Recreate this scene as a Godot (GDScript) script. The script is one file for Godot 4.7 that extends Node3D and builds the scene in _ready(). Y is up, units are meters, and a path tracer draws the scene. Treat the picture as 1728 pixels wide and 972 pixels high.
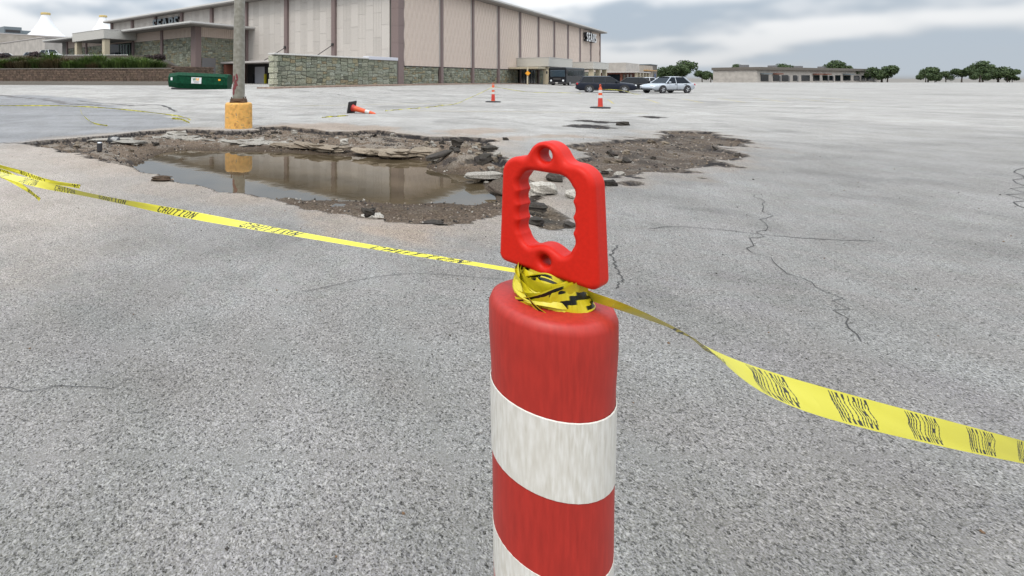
extends Node3D
# A worn parking lot with a flooded sinkhole in front of a big windowless store.
# World: metres, y up, camera looks along -z. "Depth" in the comments is -z.

const EYE := 1.38
const CORNER := Vector3(7.42, 0, -57.25)          # near corner of the store
const TURN := 0.8540                              # store's own x axis runs along its right-hand facade

var used := {}
var rng := RandomNumberGenerator.new()
var nz := FastNoiseLite.new()
var nz2 := FastNoiseLite.new()
var M := {}

# ------------------------------------------------------------------ mesh builder
class MB:
	var v := PackedVector3Array()
	var c := PackedColorArray()
	var u := PackedVector2Array()
	var col := Color.WHITE
	var t := Transform3D.IDENTITY
	func tri(a: Vector3, b: Vector3, d: Vector3, ua := Vector2.ZERO, ub := Vector2.ZERO, ud := Vector2.ZERO) -> void:
		v.append(t * a); v.append(t * d); v.append(t * b)
		c.append(col); c.append(col); c.append(col)
		u.append(ua); u.append(ud); u.append(ub)
	func quad(a: Vector3, b: Vector3, d: Vector3, e: Vector3, ua := Vector2(0, 1), ub := Vector2(1, 1), ud := Vector2(1, 0), ue := Vector2(0, 0)) -> void:
		tri(a, b, d, ua, ub, ud)
		tri(a, d, e, ua, ud, ue)
	func box(at: Vector3, s: Vector3) -> void:
		var h := s / 2
		var p := []
		for i in 8:
			p.append(at + Vector3(h.x if i & 1 else -h.x, h.y if i & 2 else -h.y, h.z if i & 4 else -h.z))
		quad(p[4], p[5], p[7], p[6]); quad(p[1], p[0], p[2], p[3])
		quad(p[5], p[1], p[3], p[7]); quad(p[0], p[4], p[6], p[2])
		quad(p[6], p[7], p[3], p[2]); quad(p[0], p[1], p[5], p[4])
	func hexa(p: Array) -> void:   # 8 corners, same order as box()
		quad(p[4], p[5], p[7], p[6]); quad(p[1], p[0], p[2], p[3])
		quad(p[5], p[1], p[3], p[7]); quad(p[0], p[4], p[6], p[2])
		quad(p[6], p[7], p[3], p[2]); quad(p[0], p[1], p[5], p[4])
	func cbox(at: Vector3, s: Vector3, k: float) -> void:   # chamfered box
		var h := s / 2
		var n := h - Vector3(k, k, k)
		var q := func(sx: float, sy: float, sz: float, ax: int) -> Vector3:
			return at + Vector3(sx * (h.x if ax == 0 else n.x), sy * (h.y if ax == 1 else n.y), sz * (h.z if ax == 2 else n.z))
		for sg in [1.0, -1.0]:
			var a := [q.call(sg, -1, -1, 0), q.call(sg, 1, -1, 0), q.call(sg, 1, 1, 0), q.call(sg, -1, 1, 0)]
			var b := [q.call(-1, sg, -1, 1), q.call(-1, sg, 1, 1), q.call(1, sg, 1, 1), q.call(1, sg, -1, 1)]
			var d := [q.call(-1, -1, sg, 2), q.call(1, -1, sg, 2), q.call(1, 1, sg, 2), q.call(-1, 1, sg, 2)]
			for f in [a, b, d]:
				if sg > 0: quad(f[0], f[1], f[2], f[3])
				else: quad(f[3], f[2], f[1], f[0])
		for s1 in [1.0, -1.0]:
			for s2 in [1.0, -1.0]:
				fix(q.call(s1, s2, -1, 0), q.call(s1, s2, 1, 0), q.call(s1, s2, 1, 1), q.call(s1, s2, -1, 1), at)
				fix(q.call(s1, -1, s2, 0), q.call(s1, 1, s2, 0), q.call(s1, 1, s2, 2), q.call(s1, -1, s2, 2), at)
				fix(q.call(-1, s1, s2, 1), q.call(1, s1, s2, 1), q.call(1, s1, s2, 2), q.call(-1, s1, s2, 2), at)
				for s3 in [1.0, -1.0]:
					var x: Vector3 = q.call(s1, s2, s3, 0)
					var y: Vector3 = q.call(s1, s2, s3, 1)
					var z: Vector3 = q.call(s1, s2, s3, 2)
					if (y - x).cross(z - x).dot(x - at) > 0: tri(x, y, z)
					else: tri(x, z, y)
	func fix(a: Vector3, b: Vector3, d: Vector3, e: Vector3, inside: Vector3) -> void:   # a quad that turns its front away from a point
		if (b - a).cross(d - a).dot((a + d) / 2 - inside) > 0: quad(a, b, d, e)
		else: quad(e, d, b, a)
	func ftri(a: Vector3, b: Vector3, d: Vector3, inside: Vector3) -> void:
		if (b - a).cross(d - a).dot((a + b + d) / 3 - inside) > 0: tri(a, b, d)
		else: tri(a, d, b)
	func tube(p: Array, r: Array, n := 10, caps := true) -> void:
		var rings := []
		var ref := Vector3.UP
		for i in p.size():
			var d: Vector3 = (p[mini(i + 1, p.size() - 1)] - p[maxi(i - 1, 0)]).normalized()
			if i == 0: ref = Vector3.UP if absf(d.y) < 0.9 else Vector3.RIGHT
			var a := d.cross(ref).normalized()
			var b := a.cross(d).normalized()
			ref = b
			var ring := []
			for k in n:
				var g := TAU * k / n
				ring.append(p[i] + (a * cos(g) + b * sin(g)) * r[i])
			rings.append(ring)
		for i in rings.size() - 1:
			for k in n:
				var m := (k + 1) % n
				fix(rings[i][k], rings[i][m], rings[i + 1][m], rings[i + 1][k], (p[i] + p[i + 1]) / 2)
		if caps:
			for k in n:
				var m := (k + 1) % n
				ftri(p[0], rings[0][k], rings[0][m], p[1])
				ftri(p[-1], rings[-1][k], rings[-1][m], p[-2])
	func lathe(prof: Array, n := 24, at := Vector3.ZERO) -> void:   # profile of (radius, height), upwards
		for i in prof.size() - 1:
			for k in n:
				var g0 := TAU * k / n
				var g1 := TAU * (k + 1) / n
				var a: Vector2 = prof[i]
				var b: Vector2 = prof[i + 1]
				var d0 := Vector3(cos(g0), 0, -sin(g0))
				var d1 := Vector3(cos(g1), 0, -sin(g1))
				var pa := at + d0 * a.x + Vector3.UP * a.y
				var pb := at + d1 * a.x + Vector3.UP * a.y
				var pc := at + d1 * b.x + Vector3.UP * b.y
				var pd := at + d0 * b.x + Vector3.UP * b.y
				if a.x < 1e-5: tri(pa, pc, pd)
				elif b.x < 1e-5: tri(pa, pb, pc)
				else: quad(pa, pb, pc, pd)
	func prism(poly: Array, z0: float, z1: float) -> void:   # polygon in x,y (anticlockwise), pushed from z0 to z1 (z1 > z0)
		var pp := PackedVector2Array(poly)
		if not Geometry2D.is_polygon_clockwise(pp) == false: pp.reverse()
		var ix := Geometry2D.triangulate_polygon(pp)
		for i in range(0, ix.size(), 3):
			var a := pp[ix[i]]
			var b := pp[ix[i + 1]]
			var d := pp[ix[i + 2]]
			if (b - a).cross(d - a) < 0:
				var s := b
				b = d
				d = s
			tri(Vector3(a.x, a.y, z1), Vector3(b.x, b.y, z1), Vector3(d.x, d.y, z1))
			tri(Vector3(a.x, a.y, z0), Vector3(d.x, d.y, z0), Vector3(b.x, b.y, z0))
		var area := 0.0
		for i in pp.size(): area += pp[i].cross(pp[(i + 1) % pp.size()])
		for i in pp.size():
			var a := pp[i]
			var b := pp[(i + 1) % pp.size()]
			if area < 0:
				var s := a
				a = b
				b = s
			quad(Vector3(a.x, a.y, z0), Vector3(b.x, b.y, z0), Vector3(b.x, b.y, z1), Vector3(a.x, a.y, z1))
	func make(smooth := false) -> ArrayMesh:
		var n := PackedVector3Array()
		n.resize(v.size())
		var sum := {}
		for i in range(0, v.size(), 3):
			var f := (v[i + 2] - v[i]).cross(v[i + 1] - v[i])
			if not smooth:
				f = f.normalized()
				n[i] = f; n[i + 1] = f; n[i + 2] = f
			else:
				for k in 3:
					var key := Vector3i((v[i + k] * 20000.0).round())
					sum[key] = sum.get(key, Vector3.ZERO) + f
		if smooth:
			for i in v.size():
				n[i] = sum[Vector3i((v[i] * 20000.0).round())].normalized()
		var arr := []
		arr.resize(Mesh.ARRAY_MAX)
		arr[Mesh.ARRAY_VERTEX] = v
		arr[Mesh.ARRAY_NORMAL] = n
		arr[Mesh.ARRAY_COLOR] = c
		arr[Mesh.ARRAY_TEX_UV] = u
		var m := ArrayMesh.new()
		m.add_surface_from_arrays(Mesh.PRIMITIVE_TRIANGLES, arr)
		return m

# ------------------------------------------------------------------ naming
func numbered(called: String) -> String:
	var n: int = used.get(called, 0)
	used[called] = n + 1
	return called if n == 0 else "%s_%03d" % [called, n]

func thing(called: String, label: String, category: String, at := Vector3.ZERO, turn := 0.0, group := "") -> Node3D:
	var o := Node3D.new()
	o.name = numbered(called)
	add_child(o)
	o.position = at
	o.rotation.y = turn
	tag(o, label, category, group)
	return o

func tag(o: Node, label: String, category: String, group := "") -> void:
	o.set_meta("label", label)
	o.set_meta("category", category)
	if group: o.set_meta("group", group)

func part(called: String, mesh: Mesh, mat: Material, parent: Node, label := "") -> MeshInstance3D:
	var o := MeshInstance3D.new()
	var k := "%s/%d" % [called, parent.get_instance_id()]
	var n: int = used.get(k, 0)
	used[k] = n + 1
	o.name = called if n == 0 else "%s_%03d" % [called, n]
	o.mesh = mesh
	o.material_override = mat
	parent.add_child(o, true)
	if label: o.set_meta("label", label)
	return o

func solo(called: String, mesh: Mesh, mat: Material, label: String, category: String, group := "") -> MeshInstance3D:
	var o := MeshInstance3D.new()
	o.name = numbered(called)
	o.mesh = mesh
	o.material_override = mat
	add_child(o)
	tag(o, label, category, group)
	return o

func struct(called: String, mesh: Mesh, mat: Material) -> MeshInstance3D:
	var o := MeshInstance3D.new()
	o.name = numbered(called)
	o.mesh = mesh
	o.material_override = mat
	add_child(o)
	o.set_meta("kind", "structure")
	return o

func stuff(o: Node) -> Node:
	o.set_meta("kind", "stuff")
	return o

func dup(root: Node3D, at: Vector3, turn: float, label: String, group := "") -> Node3D:
	var o: Node3D = root.duplicate()
	o.name = numbered(root.name)
	add_child(o)
	o.position = at
	o.rotation.y = turn
	o.set_meta("label", label)
	if group: o.set_meta("group", group)
	return o

# ------------------------------------------------------------------ materials
func noise_tex(size: int, freq: float, oct: int, lo: Color, hi: Color, sd := 1, kind := FastNoiseLite.TYPE_SIMPLEX_SMOOTH, normal := false, bump := 4.0) -> NoiseTexture2D:
	var n := FastNoiseLite.new()
	n.seed = sd
	n.noise_type = kind
	n.frequency = freq
	n.fractal_octaves = oct
	if oct <= 1: n.fractal_type = FastNoiseLite.FRACTAL_NONE
	var tex := NoiseTexture2D.new()
	tex.width = size
	tex.height = size
	tex.seamless = true
	tex.noise = n
	if normal:
		tex.as_normal_map = true
		tex.bump_strength = bump
	else:
		var g := Gradient.new()
		g.set_color(0, lo)
		g.set_color(1, hi)
		tex.color_ramp = g
	return tex

func mat(lin: Color, rough := 0.8, o := {}) -> StandardMaterial3D:
	var m := StandardMaterial3D.new()
	m.albedo_color = lin.linear_to_srgb()
	m.roughness = rough
	if o.has("metal"): m.metallic = o.metal
	if o.has("vc"): m.vertex_color_use_as_albedo = true
	if o.has("tex"):
		m.albedo_texture = o.tex
		if o.get("tri", 0.0) > 0:
			m.uv1_triplanar = true
			m.uv1_world_triplanar = o.get("world", true)
			m.uv1_scale = Vector3.ONE * o.tri
	if o.has("stretch"): m.uv1_scale = o.stretch
	if o.has("detail"):
		m.detail_enabled = true
		m.detail_albedo = o.detail
		m.detail_blend_mode = BaseMaterial3D.BLEND_MODE_MUL
		m.detail_uv_layer = BaseMaterial3D.DETAIL_UV_2
		m.uv2_triplanar = true
		m.uv2_world_triplanar = o.get("world", true)
		m.uv2_scale = Vector3.ONE * o.detail_scale
	if o.has("normal"):
		m.normal_enabled = true
		m.normal_texture = o.normal
		m.normal_scale = o.get("nscale", 0.5)
	if o.has("height"):
		m.heightmap_enabled = true
		m.heightmap_texture = o.height
		m.heightmap_scale = o.get("hscale", 0.4)
	if o.has("spec"): m.metallic_specular = o.spec
	if o.has("coat"):
		m.clearcoat_enabled = true
		m.clearcoat = o.coat
		m.clearcoat_roughness = 0.08
	if o.has("back"):
		m.backlight_enabled = true
		m.backlight = o.back
	return m

func grain_image(size: int, cell: float, sd: int) -> Image:
	# crushed-stone speckle: three scales of seamless noise joined
	var a := FastNoiseLite.new()
	a.seed = sd
	a.noise_type = FastNoiseLite.TYPE_CELLULAR
	a.cellular_return_type = FastNoiseLite.RETURN_CELL_VALUE
	a.frequency = 1.0 / cell
	a.fractal_type = FastNoiseLite.FRACTAL_NONE
	var b := FastNoiseLite.new()
	b.seed = sd + 1
	b.frequency = 0.35 / cell
	b.fractal_octaves = 3
	var d := FastNoiseLite.new()
	d.seed = sd + 2
	d.noise_type = FastNoiseLite.TYPE_CELLULAR
	d.cellular_return_type = FastNoiseLite.RETURN_CELL_VALUE
	d.frequency = 0.45 / cell
	d.fractal_type = FastNoiseLite.FRACTAL_NONE
	var ia := a.get_seamless_image(size, size).get_data()
	var ib := b.get_seamless_image(size, size).get_data()
	var ic := d.get_seamless_image(size, size).get_data()
	var out := PackedByteArray()
	out.resize(size * size * 3)
	for i in size * size:
		var x := ia[i]
		var f := 194 + (x - 128) * 0.29 + (ib[i] - 128) * 0.13
		if ic[i] > 212: f += 30
		elif ic[i] < 26: f -= 50
		if x < 20: f -= 34
		var g := clampi(int(f), 20, 255)
		out[i * 3] = g
		out[i * 3 + 1] = g
		out[i * 3 + 2] = clampi(g + (3 if x > 128 else -3), 0, 255)
	return Image.create_from_data(size, size, false, Image.FORMAT_RGB8, out)

const GLYPHS := {
	"C": [14, 17, 16, 16, 16, 17, 14], "A": [14, 17, 17, 31, 17, 17, 17], "U": [17, 17, 17, 17, 17, 17, 14],
	"T": [31, 4, 4, 4, 4, 4, 4], "I": [14, 4, 4, 4, 4, 4, 14], "O": [14, 17, 17, 17, 17, 17, 14], "N": [17, 25, 25, 21, 19, 19, 17]}

func tape_image() -> Image:
	var im := Image.create(512, 64, false, Image.FORMAT_RGB8)
	im.fill(Color(0.82, 0.79, 0.22))
	var x := 22
	for ch in "CAUTION":
		var g: Array = GLYPHS[ch]
		for r in 7:
			for k in 5:
				if g[r] & (16 >> k):
					im.fill_rect(Rect2i(x + k * 5 + (6 - r) * 4, 4 + int(r * 7.9), 7, 9), Color(0.03, 0.06, 0.05))
		x += 37
	return im

func make_materials() -> void:
	var grain := ImageTexture.create_from_image(grain_image(1024, 5.0, 11))
	var mottle := noise_tex(512, 0.012, 5, Color(0.9, 0.895, 0.885), Color(1, 1, 1), 5)
	var fine := noise_tex(512, 0.06, 5, Color(0.72, 0.72, 0.72), Color(1, 1, 1), 9)
	M.asphalt = mat(Color(2.35, 2.35, 2.35), 0.88, {"vc": true, "tex": grain, "tri": 1.35, "detail": mottle, "detail_scale": 0.17, "height": grain, "hscale": 0.25, "spec": 0.35})
	M.dirt = mat(Color(1.25, 1.25, 1.25), 0.9, {"vc": true, "tex": noise_tex(1024, 0.03, 6, Color(0.45, 0.43, 0.41), Color(1, 1, 1), 21), "tri": 0.8, "height": noise_tex(512, 0.05, 5, Color.BLACK, Color.WHITE, 22), "hscale": 2.0, "spec": 0.3})
	M.rock = mat(Color(1.1, 1.1, 1.1), 0.92, {"vc": true, "tex": noise_tex(512, 0.03, 5, Color(0.55, 0.54, 0.52), Color(1, 1, 1), 23), "tri": 2.2, "world": false, "spec": 0.3})
	M.water = mat(Color(0.105, 0.079, 0.048), 0.03, {"spec": 0.5, "tex": noise_tex(512, 0.012, 4, Color(0.72, 0.72, 0.7), Color(1, 1, 1), 31), "tri": 0.14, "normal": noise_tex(512, 0.025, 3, Color.BLACK, Color.WHITE, 32, FastNoiseLite.TYPE_SIMPLEX_SMOOTH, true, 1.5), "nscale": 0.03})
	M.panel = mat(Color(0.71, 0.665, 0.615), 0.8, {"vc": true, "tex": fine, "tri": 0.35, "world": false})
	M.fold = mat(Color(0.77, 0.645, 0.56), 0.8, {"vc": true, "tex": fine, "tri": 0.3, "world": false})
	M.mauve = mat(Color(0.26, 0.195, 0.185), 0.8, {"tex": fine, "tri": 0.5, "world": false})
	M.trim = mat(Color(0.62, 0.575, 0.55), 0.7, {"tex": fine, "tri": 0.4, "world": false})
	M.white = mat(Color(0.74, 0.73, 0.70), 0.6, {"tex": fine, "tri": 0.3, "world": false})
	M.soffit = mat(Color(0.36, 0.34, 0.32), 0.8, {"tex": fine, "tri": 0.3, "world": false})
	M.core = mat(Color(0.24, 0.23, 0.21), 0.9, {"tex": fine, "tri": 0.3, "world": false})
	M.cream = mat(Color(0.66, 0.58, 0.42), 0.75, {"tex": fine, "tri": 0.6, "world": false})
	M.canopy = mat(Color(0.66, 0.64, 0.59), 0.7, {"tex": fine, "tri": 0.2, "world": false})
	M.stone = mat(Color(1.98, 2.0, 1.92), 0.9, {"vc": true, "tex": noise_tex(512, 0.02, 5, Color(0.5, 0.5, 0.47), Color(1, 1, 1), 41), "tri": 0.8, "world": false, "spec": 0.3})
	M.mortar = mat(Color(0.22, 0.225, 0.195), 0.95, {"tex": fine, "tri": 0.5, "world": false})
	M.block = mat(Color(1.1, 1.1, 1.1), 0.92, {"vc": true, "tex": fine, "tri": 1.3, "world": false})
	M.concrete = mat(Color(0.25, 0.23, 0.205), 0.9, {"tex": noise_tex(512, 0.03, 5, Color(0.65, 0.64, 0.62), Color(1, 1, 1), 43), "tri": 0.6, "world": false})
	M.kerb = mat(Color(0.40, 0.30, 0.24), 0.9, {"tex": noise_tex(512, 0.02, 5, Color(0.65, 0.62, 0.6), Color(1, 1, 1), 44), "tri": 0.3})
	M.black = mat(Color(0.018, 0.018, 0.02), 0.6)
	M.dark = mat(Color(0.035, 0.033, 0.034), 0.8)
	M.rubber = mat(Color(0.022, 0.022, 0.023), 0.75, {"tex": fine, "tri": 4.0, "world": false})
	M.glass = mat(Color(0.008, 0.011, 0.015), 0.08, {"spec": 0.32})
	M.green_frame = mat(Color(0.16, 0.24, 0.2), 0.5)
	M.pale_door = mat(Color(0.52, 0.53, 0.58), 0.6)
	M.grey_metal = mat(Color(0.21, 0.205, 0.21), 0.6, {"tex": fine, "tri": 0.7, "world": false})
	M.redbrick = mat(Color(0.24, 0.085, 0.055), 0.9, {"tex": fine, "tri": 0.9, "world": false})
	M.pole = mat(Color(0.30, 0.295, 0.26), 0.55, {"tex": noise_tex(512, 0.015, 5, Color(0.74, 0.72, 0.68), Color(1, 1, 1), 51), "tri": 0.9, "world": false})
	M.rust = mat(Color(0.13, 0.075, 0.045), 0.9, {"tex": fine, "tri": 5.0, "world": false})
	M.dumpster = mat(Color(0.004, 0.072, 0.034), 0.5, {"spec": 0.25, "tex": noise_tex(512, 0.015, 5, Color(0.6, 0.62, 0.6), Color(1, 1, 1), 53), "tri": 0.5, "world": false})
	M.chrome = mat(Color(0.55, 0.56, 0.58), 0.3, {"metal": 0.8})
	M.orange = mat(Color(0.86, 0.12, 0.03), 0.5, {"tex": fine, "tri": 3.0, "world": false})
	M.red_cone = mat(Color(0.72, 0.05, 0.035), 0.5, {"tex": fine, "tri": 3.0, "world": false})
	M.reflect = mat(Color(0.78, 0.77, 0.74), 0.5, {"tex": fine, "tri": 3.0, "world": false})
	M.handle = mat(Color(0.57, 0.016, 0.007), 0.45, {"vc": true, "tex": noise_tex(512, 0.03, 6, Color(0.93, 0.92, 0.9), Color(1, 1, 1), 61), "tri": 9.0, "world": false, "spec": 0.3})
	var tape := ImageTexture.create_from_image(tape_image())
	M.tape = mat(Color(1, 1, 1), 0.32, {"tex": tape, "back": Color(0.22, 0.21, 0.06)})
	M.tape_faded = mat(Color(0.86, 0.86, 0.95), 0.5, {"tex": tape, "back": Color(0.35, 0.33, 0.2)})
	M.tape_deep = mat(Color(0.86, 0.80, 0.35), 0.3, {"tex": tape, "back": Color(0.2, 0.18, 0.05)})
	M.tape_plain = mat(Color(0.78, 0.68, 0.03), 0.35, {"back": Color(0.3, 0.28, 0.1)})
	M.leaf = mat(Color(1, 1, 1), 0.7, {"vc": true, "back": Color(0.3, 0.3, 0.15)})
	M.amber = mat(Color(0.8, 0.33, 0.01), 0.5)
	M.paint_yellow = mat(Color(0.55, 0.45, 0.15), 0.9, {"tex": fine, "tri": 1.3})
	M.stain = mat(Color(0.12, 0.11, 0.105), 0.85)
	M.crack = mat(Color(0.045, 0.043, 0.042), 0.95)
	M.tent = mat(Color(0.72, 0.73, 0.74), 0.8, {"back": Color(0.5, 0.5, 0.5)})

# ------------------------------------------------------------------ ground shape
const RIM := [Vector2(-6.55, 10.59), Vector2(-5.91, 10.04), Vector2(-5.36, 9.78), Vector2(-4.75, 9.16), Vector2(-4.21, 8.62), Vector2(-3.56, 8.08), Vector2(-3.16, 7.70), Vector2(-2.79, 7.31), Vector2(-2.51, 7.13), Vector2(-2.21, 6.76), Vector2(-1.97, 6.49), Vector2(-1.68, 6.42), Vector2(-1.44, 6.18), Vector2(-1.21, 5.99), Vector2(-0.83, 5.81), Vector2(-0.53, 5.56), Vector2(-0.12, 5.23), Vector2(0.09, 5.05), Vector2(0.26, 4.92), Vector2(0.46, 4.84), Vector2(0.79, 4.76), Vector2(1.01, 4.70), Vector2(1.30, 4.74), Vector2(1.48, 4.88), Vector2(1.74, 5.03), Vector2(1.97, 5.26), Vector2(2.23, 5.43), Vector2(2.63, 6.22), Vector2(2.74, 6.88), Vector2(2.88, 7.55), Vector2(2.93, 8.49), Vector2(2.97, 9.16), Vector2(3.08, 10.04), Vector2(3.60, 10.88), Vector2(3.30, 11.53), Vector2(2.77, 11.65), Vector2(2.22, 11.65), Vector2(1.77, 12.40), Vector2(1.25, 13.10), Vector2(0.62, 12.95), Vector2(0.00, 12.81), Vector2(-0.64, 13.40), Vector2(-1.35, 14.22), Vector2(-2.01, 14.05), Vector2(-2.05, 13.25), Vector2(-2.39, 12.95), Vector2(-2.78, 12.95), Vector2(-3.67, 13.40), Vector2(-4.31, 13.40), Vector2(-4.88, 12.81), Vector2(-5.20, 12.14), Vector2(-5.55, 11.65), Vector2(-5.98, 11.42), Vector2(-6.34, 11.09)]
const SHORE := [Vector2(-3.59, 8.92), Vector2(-3.64, 9.55), Vector2(-3.62, 10.19), Vector2(-3.59, 10.76), Vector2(-3.17, 11.11), Vector2(-2.08, 10.93), Vector2(-1.03, 10.84), Vector2(-0.25, 10.51), Vector2(0.49, 10.27), Vector2(0.95, 9.97), Vector2(1.64, 9.83), Vector2(1.90, 9.62), Vector2(1.68, 8.98), Vector2(1.87, 8.48), Vector2(2.18, 8.12), Vector2(2.31, 7.93), Vector2(2.24, 7.30), Vector2(2.25, 6.79), Vector2(2.21, 6.43), Vector2(1.81, 6.34), Vector2(1.53, 6.43), Vector2(1.06, 6.37), Vector2(0.72, 6.37), Vector2(0.31, 6.56), Vector2(-0.04, 6.62), Vector2(-0.47, 6.59), Vector2(-0.91, 6.37), Vector2(-1.32, 6.53), Vector2(-1.84, 7.03), Vector2(-2.38, 7.42), Vector2(-2.98, 8.08)]
const DIRT := [Vector2(2.62, 6.88), Vector2(2.60, 6.42), Vector2(3.16, 6.64), Vector2(3.66, 6.72), Vector2(4.14, 6.96), Vector2(4.95, 7.36), Vector2(5.70, 7.60), Vector2(7.40, 8.88), Vector2(9.07, 11.20), Vector2(9.45, 12.81), Vector2(8.62, 12.81), Vector2(7.14, 11.65), Vector2(6.09, 10.88), Vector2(5.26, 10.40), Vector2(4.72, 9.87), Vector2(4.71, 9.31), Vector2(4.65, 8.88), Vector2(4.32, 8.25), Vector2(4.18, 7.81), Vector2(3.57, 7.50), Vector2(3.17, 7.41)]
const RUBBLE := [Vector2(2.05, 5.31), Vector2(2.36, 5.43), Vector2(2.34, 4.86), Vector2(2.24, 4.57), Vector2(1.98, 4.48), Vector2(1.88, 4.70)]
const POTS := [[Vector2(7.39, 15.99), Vector2(8.20, 16.21), Vector2(8.71, 15.56), Vector2(9.14, 15.35), Vector2(8.19, 14.96), Vector2(8.15, 15.56)],
	[Vector2(6.60, 14.22), Vector2(7.30, 14.77), Vector2(7.64, 14.58), Vector2(7.68, 13.72), Vector2(6.94, 13.56)],
	[Vector2(10.81, 17.70), Vector2(11.55, 17.97), Vector2(11.86, 17.17), Vector2(10.88, 16.92)]]
const DUSTY := [[Vector2(2.43, 12.01), Vector2(3.19, 13.40), Vector2(4.73, 13.25), Vector2(4.93, 12.95), Vector2(3.88, 12.53), Vector2(3.18, 12.14)],
	[Vector2(3.53, 10.99), Vector2(4.10, 11.89), Vector2(5.84, 12.27), Vector2(5.87, 11.89), Vector2(4.58, 11.31)],
	[Vector2(-1.6, 13.2), Vector2(-2.0, 14.9), Vector2(0.2, 15.2), Vector2(1.9, 13.9), Vector2(1.6, 12.6)],
	[Vector2(0.0, 4.9), Vector2(0.9, 4.7), Vector2(0.8, 4.15), Vector2(0.1, 4.3)]]
const PATCH := [Vector2(-40, 31.76), Vector2(-18.90, 31.76), Vector2(-14.31, 28.62), Vector2(-9.07, 22.08), Vector2(-5.16, 16.68), Vector2(-4.15, 14.40), Vector2(-5.37, 12.53), Vector2(-6.34, 11.09), Vector2(-7.06, 10.59), Vector2(-8.20, 10.12), Vector2(-40, 9.8)]

func sd(poly: PackedVector2Array, p: Vector2) -> float:   # signed distance to a polygon, negative inside
	var best := 1e9
	var inside := false
	var n := poly.size()
	var b := poly[n - 1]
	for i in n:
		var a := poly[i]
		var e := b - a
		var w := p - a
		var q := w - e * clampf(w.dot(e) / e.length_squared(), 0.0, 1.0)
		best = minf(best, q.length_squared())
		if (a.y > p.y) != (b.y > p.y) and p.x < (b.x - a.x) * (p.y - a.y) / (b.y - a.y) + a.x:
			inside = not inside
		b = a
	return -sqrt(best) if inside else sqrt(best)

func bounds(poly: PackedVector2Array, pad: float) -> Rect2:
	var r := Rect2(poly[0], Vector2.ZERO)
	for p in poly: r = r.expand(p)
	return r.grow(pad)

func lot_y(x: float, d: float) -> float:   # the lot's slow rise towards the store, d = depth
	var dx := x - CORNER.x
	var dz := d + CORNER.z
	var lz := 0.754 * dx - 0.657 * dz       # metres out from the right-hand facade
	var lx := 0.657 * dx + 0.754 * dz
	var y := 0.56 * (1.0 - smoothstep(0.0, 22.0, lz)) * smoothstep(20.0, 42.0, d) * (1.0 - 0.55 * smoothstep(5.0, 60.0, lx))
	y -= 0.27 * exp(-(Vector2(x + 12.2, d - 46.0).length_squared()) / 40.0)   # the dip at the dock approach
	if d > 150: y -= 1.3 * smoothstep(150.0, 172.0, d)
	return y

func lot_color(x: float, d: float) -> Color:
	var n := nz.get_noise_2d(x * 14.0, d * 14.0)
	var m := nz2.get_noise_2d(x * 50.0, d * 50.0)
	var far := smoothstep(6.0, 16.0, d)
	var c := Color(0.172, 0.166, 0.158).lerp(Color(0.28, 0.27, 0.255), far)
	var streak := nz2.get_noise_2d(x * 6.0 - d * 2.0, d * 38.0)
	var stain := smoothstep(0.16, 0.42, nz.get_noise_2d(x * 22.0 + 700.0, d * 22.0 - 300.0)) * 0.16 + smoothstep(0.28, 0.4, nz2.get_noise_2d(x * 70.0 - 500.0, d * 70.0)) * 0.12
	c *= 1.0 - stain
	c *= 1.0 + 0.16 * n + 0.08 * m + 0.09 * streak * far
	# sand-coloured dust spread over the left foreground and round the hole
	var dust := smoothstep(-0.6, -3.6, x + 0.25 * d - 1.0 + n * 1.2) * smoothstep(2.6, 4.8, d + m) * (1.0 - smoothstep(9.5, 11.0, d + n))
	c = c.lerp(Color(0.285, 0.252, 0.222), clampf(dust * 0.85, 0, 0.85))
	c.a = 1.0
	return c

func grid_mesh(x0: float, x1: float, d0: float, d1: float, step: float, hole: Rect2) -> ArrayMesh:
	var nx := int(round((x1 - x0) / step)) + 1
	var nd := int(round((d1 - d0) / step)) + 1
	var v := PackedVector3Array()
	var nn := PackedVector3Array()
	var cc := PackedColorArray()
	var patch := PackedVector2Array(PATCH)
	for j in nd:
		for i in nx:
			var x := x0 + i * step
			var d := d0 + j * step
			var y := lot_y(x, d)
			v.append(Vector3(x, y, -d))
			nn.append(Vector3(-(lot_y(x + 0.5, d) - y) * 2, 1, (lot_y(x, d + 0.5) - y) * 2).normalized())
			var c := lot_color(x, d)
			if x < 0 and d < 34 and d > 8:
				var k := sd(patch, Vector2(x, d)) + nz.get_noise_2d(x * 30, d * 30) * 0.9
				c = c.lerp(Color(0.178, 0.178, 0.181) * (1 + 0.2 * nz2.get_noise_2d(x * 8, d * 40)), 1.0 - smoothstep(-0.4, 0.3, k))
			c.a = 1
			cc.append(c)
	var idx := PackedInt32Array()
	for j in nd - 1:
		for i in nx - 1:
			if hole.has_point(Vector2(x0 + (i + 0.5) * step, d0 + (j + 0.5) * step)): continue
			var a := j * nx + i
			idx.append_array([a, a + nx, a + 1, a + 1, a + nx, a + nx + 1])
	return indexed(v, nn, cc, idx)

func indexed(v: PackedVector3Array, n: PackedVector3Array, c: PackedColorArray, idx: PackedInt32Array) -> ArrayMesh:
	var arr := []
	arr.resize(Mesh.ARRAY_MAX)
	arr[Mesh.ARRAY_VERTEX] = v
	arr[Mesh.ARRAY_NORMAL] = n
	arr[Mesh.ARRAY_COLOR] = c
	arr[Mesh.ARRAY_INDEX] = idx
	var m := ArrayMesh.new()
	m.add_surface_from_arrays(Mesh.PRIMITIVE_TRIANGLES, arr)
	return m

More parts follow.
